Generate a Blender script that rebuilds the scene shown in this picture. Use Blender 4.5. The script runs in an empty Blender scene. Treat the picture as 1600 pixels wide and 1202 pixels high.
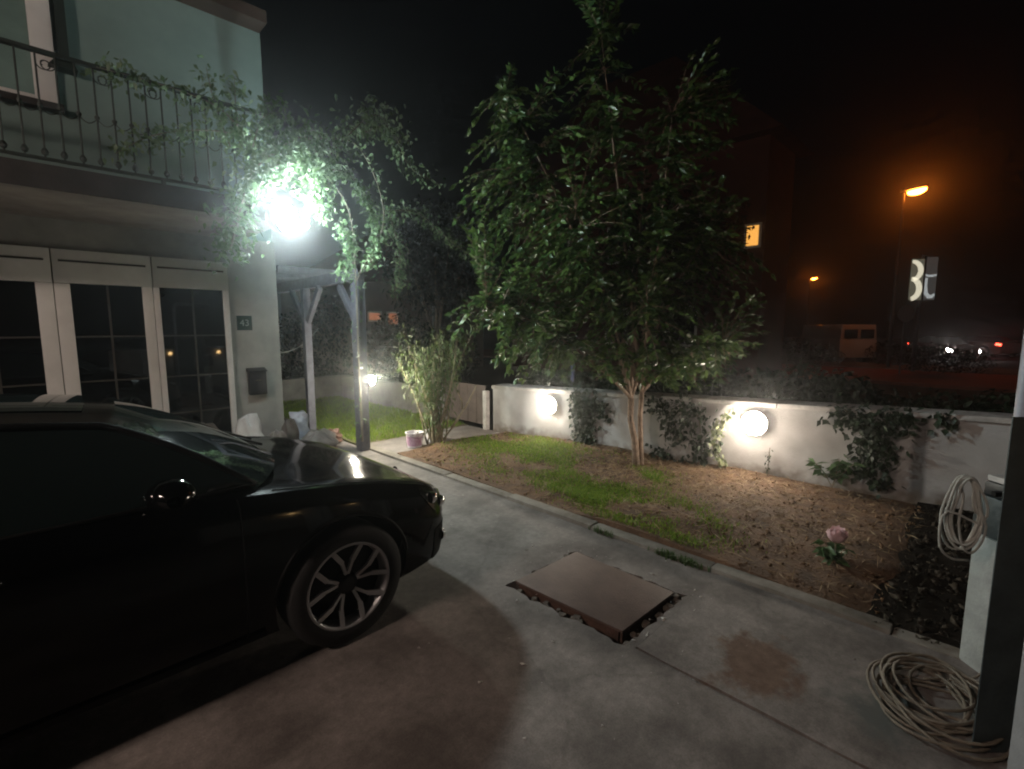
import bpy, bmesh, math, random
import numpy as np
from mathutils import Vector, Matrix

# ------------------------------------------------------------------ camera, world, exposure
SC = bpy.context.scene
COL = SC.collection
F_PX, EYE = 760.0, 1.65
PITCH = math.atan((601 - 510) / F_PX)
cam_d = bpy.data.cameras.new('camera')
cam_d.sensor_width = 36.0
cam_d.lens = 36.0 * F_PX / 1600.0
cam_d.clip_start, cam_d.clip_end = 0.05, 600
cam = bpy.data.objects.new('camera', cam_d)
COL.objects.link(cam)
cam.location = (0, 0, EYE)
cam.rotation_euler = (math.pi / 2 - PITCH, 0, math.radians(-45))
SC.camera = cam

world = bpy.data.worlds.new('World')
SC.world = world
world.use_nodes = True
wn = world.node_tree.nodes
sky = wn.new('ShaderNodeTexSky')
sky.sky_type = 'NISHITA'
sky.sun_disc = False
sky.sun_elevation = math.radians(-4.0)
sky.sun_rotation = math.radians(200)
world.node_tree.links.new(sky.outputs[0], wn['Background'].inputs[0])
wn['Background'].inputs[1].default_value = 0.05

SC.view_settings.view_transform = 'Standard'
SC.view_settings.look = 'None'
SC.view_settings.exposure = 0.0
SC.view_settings.gamma = 1.0
SC.view_settings.use_curve_mapping = False
SC.render.engine = 'CYCLES'
SC.cycles.use_denoising = True
SC.cycles.max_bounces = 4
SC.cycles.diffuse_bounces = 2
SC.cycles.glossy_bounces = 2
SC.cycles.transmission_bounces = 4
SC.cycles.transparent_max_bounces = 6
SC.cycles.volume_bounces = 0
SC.cycles.sample_clamp_indirect = 4.0
SC.cycles.use_adaptive_sampling = True
SC.cycles.adaptive_threshold = 0.03
SC.cycles.filter_width = 2.0
SC.cycles.use_light_tree = True

random.seed(7)
RNG = np.random.default_rng(11)
PI = math.pi

# light strengths (emission of the real lamp lenses)
FLOOD, WALL_LAMP, POST_LAMP, STREET, YARD = 590, 125, 1400, 75, 215
HAZE = 0.0075

# ------------------------------------------------------------------ helpers
_S = math.sqrt(0.5)
_cp, _sp = math.cos(PITCH), math.sin(PITCH)


def ray(u, v):
    xc, yc = (u - 800) / F_PX, (601 - v) / F_PX
    a, b = _cp + yc * _sp, -_sp + yc * _cp
    return Vector((_S * (a + xc), _S * (a - xc), b))


def on_ground(u, v, z=0.0):
    d = ray(u, v)
    return d * ((z - EYE) / d.z) + Vector((0, 0, EYE))


def on_y(u, v, Y):
    d = ray(u, v)
    return d * (Y / d.y) + Vector((0, 0, EYE))


def on_x(u, v, X):
    d = ray(u, v)
    return d * (X / d.x) + Vector((0, 0, EYE))


def at_r(u, v, R):
    d = ray(u, v)
    return d * (R / ((d.x + d.y) * _S)) + Vector((0, 0, EYE))


ORIGIN = {}


def tag(o, label=None, cat=None, group=None, kind=None):
    if label:
        o['label'] = label
    if cat:
        o['category'] = cat
    if group:
        o['group'] = group
    if kind:
        o['kind'] = kind
    return o


def empty(name, loc=(0, 0, 0), rz=0.0, label=None, cat=None, group=None, parent=None):
    o = bpy.data.objects.new(name, None)
    COL.objects.link(o)
    o.empty_display_size = 0.1
    loc = Vector(loc)
    if parent is not None:
        o.parent = parent
        o.location = loc - ORIGIN.get(parent.name, Vector())
    else:
        o.location = loc
    o.rotation_euler = (0, 0, rz)
    ORIGIN[o.name] = loc if rz == 0 else Vector()
    return tag(o, label, cat, group)


class MB:
    """collects shapes; build() links them as one mesh object"""

    def __init__(self):
        self.v, self.f = [], []

    def add(self, vs, fs):
        n = len(self.v)
        self.v += [tuple(p) for p in vs]
        self.f += [tuple(i + n for i in f) for f in fs]
        return self

    def box(self, x0, x1, y0, y1, z0, z1):
        vs = [(x, y, z) for z in (z0, z1) for y in (y0, y1) for x in (x0, x1)]
        return self.add(vs, [(0, 2, 3, 1), (4, 5, 7, 6), (0, 1, 5, 4), (2, 6, 7, 3), (0, 4, 6, 2), (1, 3, 7, 5)])

    def bar(self, a, b, w, h, up=(0, 0, 1)):
        a, b, up = Vector(a), Vector(b), Vector(up)
        d = (b - a).normalized()
        s = d.cross(up)
        if s.length < 1e-4:
            s = d.cross(Vector((1, 0, 0)))
        s.normalize()
        t = s.cross(d).normalized()
        vs = []
        for p in (a, b):
            for i, j in ((-1, -1), (1, -1), (1, 1), (-1, 1)):
                vs.append(p + s * (i * w / 2) + t * (j * h / 2))
        return self.add(vs, [(0, 1, 2, 3), (7, 6, 5, 4), (0, 4, 5, 1), (1, 5, 6, 2), (2, 6, 7, 3), (3, 7, 4, 0)])

    def tube(self, pts, r, n=8, cap=True):
        pts = [Vector(p) for p in pts]
        rs = r if isinstance(r, (list, tuple)) else [r] * len(pts)
        rings, ref = [], None
        for i, p in enumerate(pts):
            d = pts[min(i + 1, len(pts) - 1)] - pts[max(i - 1, 0)]
            d = d.normalized() if d.length > 1e-9 else Vector((0, 0, 1))
            if ref is None:
                ref = d.orthogonal().normalized()
            ref = ref - d * ref.dot(d)
            ref = ref.normalized() if ref.length > 1e-6 else d.orthogonal().normalized()
            s = d.cross(ref)
            rings.append([p + (ref * math.cos(2 * PI * k / n) + s * math.sin(2 * PI * k / n)) * rs[i] for k in range(n)])
        vs = [q for rg in rings for q in rg]
        fs = []
        for i in range(len(pts) - 1):
            for k in range(n):
                k2 = (k + 1) % n
                fs.append((i * n + k, i * n + k2, (i + 1) * n + k2, (i + 1) * n + k))
        if cap:
            fs.append(tuple(range(n - 1, -1, -1)))
            fs.append(tuple((len(pts) - 1) * n + k for k in range(n)))
        return self.add(vs, fs)

    def lathe(self, c, prof, n=24, axis='z'):
        c = Vector(c)
        vs = []
        for r, h in prof:
            for k in range(n):
                a = 2 * PI * k / n
                p = Vector((r * math.cos(a), r * math.sin(a), h))
                if axis == 'y':
                    p = Vector((p.x, p.z, p.y))
                elif axis == 'x':
                    p = Vector((p.z, p.x, p.y))
                vs.append(c + p)
        fs = []
        for i in range(len(prof) - 1):
            for k in range(n):
                k2 = (k + 1) % n
                fs.append((i * n + k, i * n + k2, (i + 1) * n + k2, (i + 1) * n + k))
        return self.add(vs, fs)

    def grid(self, rows, closed=False):
        n, m = len(rows), len(rows[0])
        fs = []
        for i in range(n - 1):
            for j in range(m - 1 + (1 if closed else 0)):
                j2 = (j + 1) % m
                fs.append((i * m + j, i * m + j2, (i + 1) * m + j2, (i + 1) * m + j))
        return self.add([p for r in rows for p in r], fs)

    def prism(self, poly, z0, z1):
        n = len(poly)
        vs = [(x, y, z0) for x, y in poly] + [(x, y, z1) for x, y in poly]
        fs = [tuple(range(n - 1, -1, -1)), tuple(range(n, 2 * n))]
        fs += [(i, (i + 1) % n, n + (i + 1) % n, n + i) for i in range(n)]
        return self.add(vs, fs)

    def build(self, name, mat, parent=None, origin=None, smooth=False, bevel=0.0, local=False):
        me = bpy.data.meshes.new(name)
        vs = [Vector(v) for v in self.v]
        if local:
            o0 = Vector()
            base = Vector()
        else:
            if origin is None:
                if parent is not None:
                    origin = ORIGIN.get(parent.name, Vector())
                else:
                    xs = [v.x for v in vs]; ys = [v.y for v in vs]; zs = [v.z for v in vs]
                    origin = ((min(xs) + max(xs)) / 2, (min(ys) + max(ys)) / 2, min(zs))
            o0 = Vector(origin)
            base = ORIGIN.get(parent.name, Vector()) if parent is not None else Vector()
        me.from_pydata([tuple(v - o0) for v in vs], [], self.f)
        bm = bmesh.new()
        bm.from_mesh(me)
        bmesh.ops.recalc_face_normals(bm, faces=bm.faces)
        if bevel:
            es = [e for e in bm.edges if len(e.link_faces) == 2 and e.calc_face_angle(0) > 0.5]
            bmesh.ops.bevel(bm, geom=es, offset=bevel, segments=2, affect='EDGES', profile=0.6)
        bm.to_mesh(me)
        bm.free()
        if smooth:
            me.shade_smooth() if hasattr(me, 'shade_smooth') else None
        elif bevel:
            me.set_sharp_from_angle(angle=0.6) if hasattr(me, 'set_sharp_from_angle') else None
        if mat:
            me.materials.append(mat)
        o = bpy.data.objects.new(name, me)
        COL.objects.link(o)
        o.location = o0 - base
        if parent is not None:
            o.parent = parent
        ORIGIN[o.name] = o0
        return o


def share(src, name, loc_world, parent=None):
    """another object with the same mesh data"""
    o = bpy.data.objects.new(name, src.data)
    COL.objects.link(o)
    o.rotation_euler = src.rotation_euler
    o.scale = src.scale
    o.parent = parent
    o.location = Vector(loc_world) - (ORIGIN.get(parent.name, Vector()) if parent is not None else Vector())
    ORIGIN[o.name] = Vector(loc_world)
    return o


def fast_mesh(name, V, F, mat, parent=None, smooth=False):
    """V (n,3) world coordinates, F (m,k) faces"""
    me = bpy.data.meshes.new(name)
    V = np.asarray(V, dtype=np.float32)
    base = ORIGIN.get(parent.name, Vector()) if parent is not None else Vector()
    V = V - np.array(base, dtype=np.float32)
    F = np.asarray(F, dtype=np.int32)
    k = F.shape[1]
    me.vertices.add(len(V))
    me.vertices.foreach_set('co', V.ravel())
    me.loops.add(F.size)
    me.loops.foreach_set('vertex_index', F.ravel())
    me.polygons.add(len(F))
    me.polygons.foreach_set('loop_start', np.arange(0, F.size, k, dtype=np.int32))
    me.polygons.foreach_set('loop_total', np.full(len(F), k, dtype=np.int32))
    me.update(calc_edges=True)
    me.validate()
    if smooth:
        me.shade_smooth()
    me.materials.append(mat)
    o = bpy.data.objects.new(name, me)
    COL.objects.link(o)
    if parent is not None:
        o.parent = parent
    ORIGIN[o.name] = Vector(base)
    return o


def unit(a):
    return a / np.maximum(np.linalg.norm(a, axis=1, keepdims=True), 1e-9)


def leaf_arrays(P, D, L, W, fold=0.22, droop=0.25, wide=0.42):
    """kites folded along the midrib: P base points, D axes"""
    P, D = np.asarray(P, float), unit(np.asarray(D, float))
    n = len(P)
    R = unit(RNG.normal(size=(n, 3)) + np.array([0, 0, 1.3]))
    S = unit(np.cross(D, R))
    N = np.cross(S, D)
    L = np.broadcast_to(L, n)[:, None] * (0.7 + 0.6 * RNG.random((n, 1)))
    W = np.broadcast_to(W, n)[:, None] * (0.75 + 0.5 * RNG.random((n, 1)))
    T = P + D * L + np.array([0, 0, -1]) * L * droop
    M = P + D * L * wide - N * W * fold
    A = P + D * L * wide + S * W / 2
    B = P + D * L * wide - S * W / 2
    V = np.stack([P, A, T, B, M], 1).reshape(-1, 3)
    b = np.arange(n)[:, None] * 5
    F = np.concatenate([b + np.array([0, 4, 1]), b + np.array([1, 4, 2]), b + np.array([0, 3, 4]), b + np.array([4, 3, 2])])
    return V, F


def blade_arrays(P, H, W, lean=0.5):
    n = len(P)
    a = RNG.random(n) * 2 * PI
    d = np.stack([np.cos(a), np.sin(a), np.zeros(n)], 1)
    s = np.stack([-d[:, 1], d[:, 0], np.zeros(n)], 1)
    H = (H * (0.5 + RNG.random(n)))[:, None]
    lean = (lean * RNG.random(n))[:, None]
    up = np.array([0, 0, 1.0])
    p0, p1 = P - s * W / 2, P + s * W / 2
    m = P + up * H * 0.6 + d * H * lean * 0.4
    m0, m1 = m - s * W * 0.38, m + s * W * 0.38
    t = P + up * H * (1 - 0.3 * lean) + d * H * lean * 1.3
    V = np.stack([p0, p1, m1, m0, t], 1).reshape(-1, 3)
    b = np.arange(n)[:, None] * 5
    F = np.concatenate([b + np.array([0, 1, 2]), b + np.array([0, 2, 3]), b + np.array([3, 2, 4])])
    return V, F


# ------------------------------------------------------------------ materials
def nt(name):
    m = bpy.data.materials.new(name)
    m.use_nodes = True
    t = m.node_tree
    return m, t, t.nodes['Principled BSDF'], t.nodes, t.links


def mat(name, col, rough=0.7, metal=0.0, var=0.25, scale=6.0, bump=0.15, bscale=60.0, col2=None, spec=0.5, coat=0.0, bdist=0.01):
    m, t, bs, N, L = nt(name)
    tc = N.new('ShaderNodeTexCoord')
    n1 = N.new('ShaderNodeTexNoise')
    n1.inputs['Scale'].default_value = scale
    n1.inputs['Detail'].default_value = 8
    n1.inputs['Roughness'].default_value = 0.65
    L.new(tc.outputs['Object'], n1.inputs['Vector'])
    r = N.new('ShaderNodeValToRGB')
    c2 = col2 if col2 else tuple(c * (1 - var) for c in col)
    r.color_ramp.elements[0].position = 0.32
    r.color_ramp.elements[1].position = 0.68
    r.color_ramp.elements[0].color = (*c2, 1)
    r.color_ramp.elements[1].color = (*[min(1, c * (1 + (0 if col2 else var * 0.5))) for c in col], 1)
    L.new(n1.outputs[0], r.inputs[0])
    L.new(r.outputs[0], bs.inputs['Base Color'])
    bs.inputs['Roughness'].default_value = rough
    bs.inputs['Metallic'].default_value = metal
    bs.inputs['Specular IOR Level'].default_value = spec
    bs.inputs['Coat Weight'].default_value = coat
    bs.inputs['Coat Roughness'].default_value = 0.03
    if bump:
        n2 = N.new('ShaderNodeTexNoise')
        n2.inputs['Scale'].default_value = bscale
        n2.inputs['Detail'].default_value = 5
        L.new(tc.outputs['Object'], n2.inputs['Vector'])
        b = N.new('ShaderNodeBump')
        b.inputs['Strength'].default_value = bump
        b.inputs['Distance'].default_value = bdist
        L.new(n2.outputs[0], b.inputs['Height'])
        L.new(b.outputs[0], bs.inputs['Normal'])
    return m


def leaf_mat(name, c1, c2, rough=0.45, trans=0.3, spec=0.5):
    m, t, bs, N, L = nt(name)
    g = N.new('ShaderNodeNewGeometry')
    r = N.new('ShaderNodeValToRGB')
    r.color_ramp.elements[0].color = (*c1, 1)
    r.color_ramp.elements[1].color = (*c2, 1)
    L.new(g.outputs['Random Per Island'], r.inputs[0])
    L.new(r.outputs[0], bs.inputs['Base Color'])
    bs.inputs['Roughness'].default_value = rough
    bs.inputs['Specular IOR Level'].default_value = spec
    tr = N.new('ShaderNodeBsdfTranslucent')
    L.new(r.outputs[0], tr.inputs['Color'])
    mx = N.new('ShaderNodeMixShader')
    mx.inputs[0].default_value = trans
    L.new(bs.outputs[0], mx.inputs[1])
    L.new(tr.outputs[0], mx.inputs[2])
    L.new(mx.outputs[0], N['Material Output'].inputs['Surface'])
    return m


def emit(name, col, strength):
    m, t, bs, N, L = nt(name)
    bs.inputs['Base Color'].default_value = (0.6, 0.6, 0.6, 1)
    bs.inputs['Emission Color'].default_value = (*col, 1)
    bs.inputs['Emission Strength'].default_value = strength
    return m


def concrete_mat():
    """driveway concrete: mottled, stained, with dried mud and a dark patch painted for a shadow"""
    m, t, bs, N, L = nt('driveway_concrete')
    tc = N.new('ShaderNodeTexCoord')

    def noise(sc, det=8, ro=0.6):
        n = N.new('ShaderNodeTexNoise')
        n.inputs['Scale'].default_value = sc
        n.inputs['Detail'].default_value = det
        n.inputs['Roughness'].default_value = ro
        L.new(tc.outputs['Object'], n.inputs['Vector'])
        return n.outputs[0]

    def ramp(src, a, b, p0=0.35, p1=0.65):
        r = N.new('ShaderNodeValToRGB')
        r.color_ramp.elements[0].position, r.color_ramp.elements[1].position = p0, p1
        r.color_ramp.elements[0].color, r.color_ramp.elements[1].color = (*a, 1), (*b, 1)
        L.new(src, r.inputs[0])
        return r.outputs[0]

    def mix(f, a, b, mode='MIX'):
        x = N.new('ShaderNodeMix')
        x.data_type = 'RGBA'
        x.blend_type = mode
        if isinstance(f, float):
            x.inputs[0].default_value = f
        else:
            L.new(f, x.inputs[0])
        for s, i in ((a, 6), (b, 7)):
            if isinstance(s, tuple):
                x.inputs[i].default_value = (*s, 1)
            else:
                L.new(s, x.inputs[i])
        return x.outputs[2]

    c = ramp(noise(1.3), (0.155, 0.138, 0.130), (0.255, 0.232, 0.218))
    c = mix(0.75, c, ramp(noise(7, 10, 0.75), (0.6, 0.58, 0.57), (1.1, 1.08, 1.06), 0.3, 0.7), 'MULTIPLY')
    c = mix(0.6, c, ramp(noise(120, 3), (0.7, 0.7, 0.7), (1.15, 1.15, 1.15), 0.35, 0.65), 'MULTIPLY')

    def blob(cx, cy, rx, ry, edge):
        mp = N.new('ShaderNodeMapping')
        mp.inputs['Location'].default_value = (-cx / rx, -cy / ry, 0)
        mp.inputs['Scale'].default_value = (1 / rx, 1 / ry, 0)
        L.new(tc.outputs['Object'], mp.inputs['Vector'])
        ln = N.new('ShaderNodeVectorMath')
        ln.operation = 'LENGTH'
        L.new(mp.outputs[0], ln.inputs[0])
        ad = N.new('ShaderNodeMath')
        ad.operation = 'MULTIPLY_ADD'
        L.new(noise(5, 6, 0.65), ad.inputs[0])
        ad.inputs[1].default_value = 2.8
        L.new(ln.outputs['Value'], ad.inputs[2])
        r = N.new('ShaderNodeValToRGB')
        r.color_ramp.elements[0].position, r.color_ramp.elements[1].position = 0.83 - edge, 0.83 + edge
        r.color_ramp.elements[0].color, r.color_ramp.elements[1].color = (1, 1, 1, 1), (0, 0, 0, 1)
        sc = N.new('ShaderNodeMath')
        sc.operation = 'MULTIPLY'
        sc.inputs[1].default_value = 0.35
        L.new(ad.outputs[0], sc.inputs[0])
        L.new(sc.outputs[0], r.inputs[0])
        return r.outputs[0]

    c = mix(0.55, c, ramp(noise(2.6, 4, 0.5), (0.50, 0.47, 0.45), (1.04, 1.02, 1.0), 0.38, 0.56), 'MULTIPLY')
    vo = N.new('ShaderNodeTexVoronoi')
    vo.feature = 'DISTANCE_TO_EDGE'
    vo.inputs['Scale'].default_value = .75
    wv = N.new('ShaderNodeMix')
    wv.data_type = 'VECTOR'
    wv.inputs[0].default_value = .22
    nc = N.new('ShaderNodeTexNoise')
    nc.inputs['Scale'].default_value = 3.0
    nc.inputs['Detail'].default_value = 6
    L.new(tc.outputs['Object'], nc.inputs['Vector'])
    L.new(tc.outputs['Object'], wv.inputs[4])
    L.new(nc.outputs[1], wv.inputs[5])
    L.new(wv.outputs[1], vo.inputs['Vector'])
    c = mix(0.22, c, ramp(vo.outputs['Distance'], (0.35, 0.33, 0.31), (1.0, 1.0, 1.0), 0.002, 0.007), 'MULTIPLY')
    c = mix(0.7, c, ramp(noise(24, 5, .7), (0.7, 0.69, 0.68), (1.12, 1.12, 1.12), 0.35, 0.65), 'MULTIPLY')
    c = mix(blob(2.40, 0.72, 0.24, 0.17, 0.07), c, ramp(noise(14, 6, .7), (0.075, 0.040, 0.025), (0.135, 0.082, 0.055)))
    c = mix(blob(2.5, 0.22, 0.18, 0.16, 0.12), c, (0.075, 0.08, 0.075))  # shadow near the ground coil, painted into the concrete as a darker patch
    L.new(c, bs.inputs['Base Color'])
    bs.inputs['Roughness'].default_value = 0.8
    b = N.new('ShaderNodeBump')
    b.inputs['Strength'].default_value = 0.35
    b.inputs['Distance'].default_value = 0.006
    L.new(noise(90, 6, 0.7), b.inputs['Height'])
    L.new(b.outputs[0], bs.inputs['Normal'])
    return m


def wall_mat():
    """white garden-wall render with mottling, grime at the foot and two painted vertical shadow stripes"""
    m, t, bs, N, L = nt('garden_wall_render')
    tc = N.new('ShaderNodeTexCoord')

    def noise(sc, vec=None, det=8):
        n = N.new('ShaderNodeTexNoise')
        n.inputs['Scale'].default_value = sc
        n.inputs['Detail'].default_value = det
        L.new(vec if vec else tc.outputs['Object'], n.inputs['Vector'])
        return n.outputs[0]

    r = N.new('ShaderNodeValToRGB')
    r.color_ramp.elements[0].color, r.color_ramp.elements[1].color = (0.33, 0.32, 0.315, 1), (0.50, 0.495, 0.49, 1)
    r.color_ramp.elements[0].position, r.color_ramp.elements[1].position = 0.3, 0.7
    L.new(noise(3.5), r.inputs[0])
    sep = N.new('ShaderNodeSeparateXYZ')
    L.new(tc.outputs['Object'], sep.inputs[0])
    cur = r.outputs[0]

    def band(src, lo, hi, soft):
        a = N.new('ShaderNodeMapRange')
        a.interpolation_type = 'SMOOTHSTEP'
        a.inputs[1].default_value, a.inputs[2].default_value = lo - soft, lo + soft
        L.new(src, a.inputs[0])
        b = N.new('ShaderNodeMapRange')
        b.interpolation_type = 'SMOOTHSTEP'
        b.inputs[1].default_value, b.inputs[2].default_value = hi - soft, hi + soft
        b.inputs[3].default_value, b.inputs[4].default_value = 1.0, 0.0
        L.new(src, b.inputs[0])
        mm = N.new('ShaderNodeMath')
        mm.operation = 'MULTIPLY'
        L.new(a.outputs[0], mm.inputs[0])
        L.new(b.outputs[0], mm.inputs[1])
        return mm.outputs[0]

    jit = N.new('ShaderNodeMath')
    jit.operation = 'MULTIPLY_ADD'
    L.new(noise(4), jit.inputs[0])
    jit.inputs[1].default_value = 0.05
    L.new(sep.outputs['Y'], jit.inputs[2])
    for lo, hi, k in ((0.60, 0.72, 0.55), (0.40, 0.50, 0.75)):  # upright cast shadows painted as dark stripes in the wall colour
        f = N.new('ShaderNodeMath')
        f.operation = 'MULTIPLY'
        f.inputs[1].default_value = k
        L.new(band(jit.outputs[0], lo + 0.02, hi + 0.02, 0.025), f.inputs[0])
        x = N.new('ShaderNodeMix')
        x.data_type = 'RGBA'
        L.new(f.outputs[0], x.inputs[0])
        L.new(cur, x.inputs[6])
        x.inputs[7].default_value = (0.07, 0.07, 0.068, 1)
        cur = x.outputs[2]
    # grime splashed up from the soil
    g = N.new('ShaderNodeMath')
    g.operation = 'MULTIPLY_ADD'
    L.new(noise(9), g.inputs[0])
    g.inputs[1].default_value = -0.35
    L.new(sep.outputs['Z'], g.inputs[2])
    gr = N.new('ShaderNodeMapRange')
    gr.inputs[1].default_value, gr.inputs[2].default_value = -0.20, -0.03
    gr.inputs[3].default_value, gr.inputs[4].default_value = 1.0, 0.0
    L.new(g.outputs[0], gr.inputs[0])
    x = N.new('ShaderNodeMix')
    x.data_type = 'RGBA'
    L.new(gr.outputs[0], x.inputs[0])
    L.new(cur, x.inputs[6])
    x.inputs[7].default_value = (0.16, 0.13, 0.10, 1)
    L.new(x.outputs[2], bs.inputs['Base Color'])
    bs.inputs['Roughness'].default_value = 0.9
    b = N.new('ShaderNodeBump')
    b.inputs['Strength'].default_value = 0.35
    b.inputs['Distance'].default_value = 0.01
    L.new(noise(45), b.inputs['Height'])
    L.new(b.outputs[0], bs.inputs['Normal'])
    return m


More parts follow.
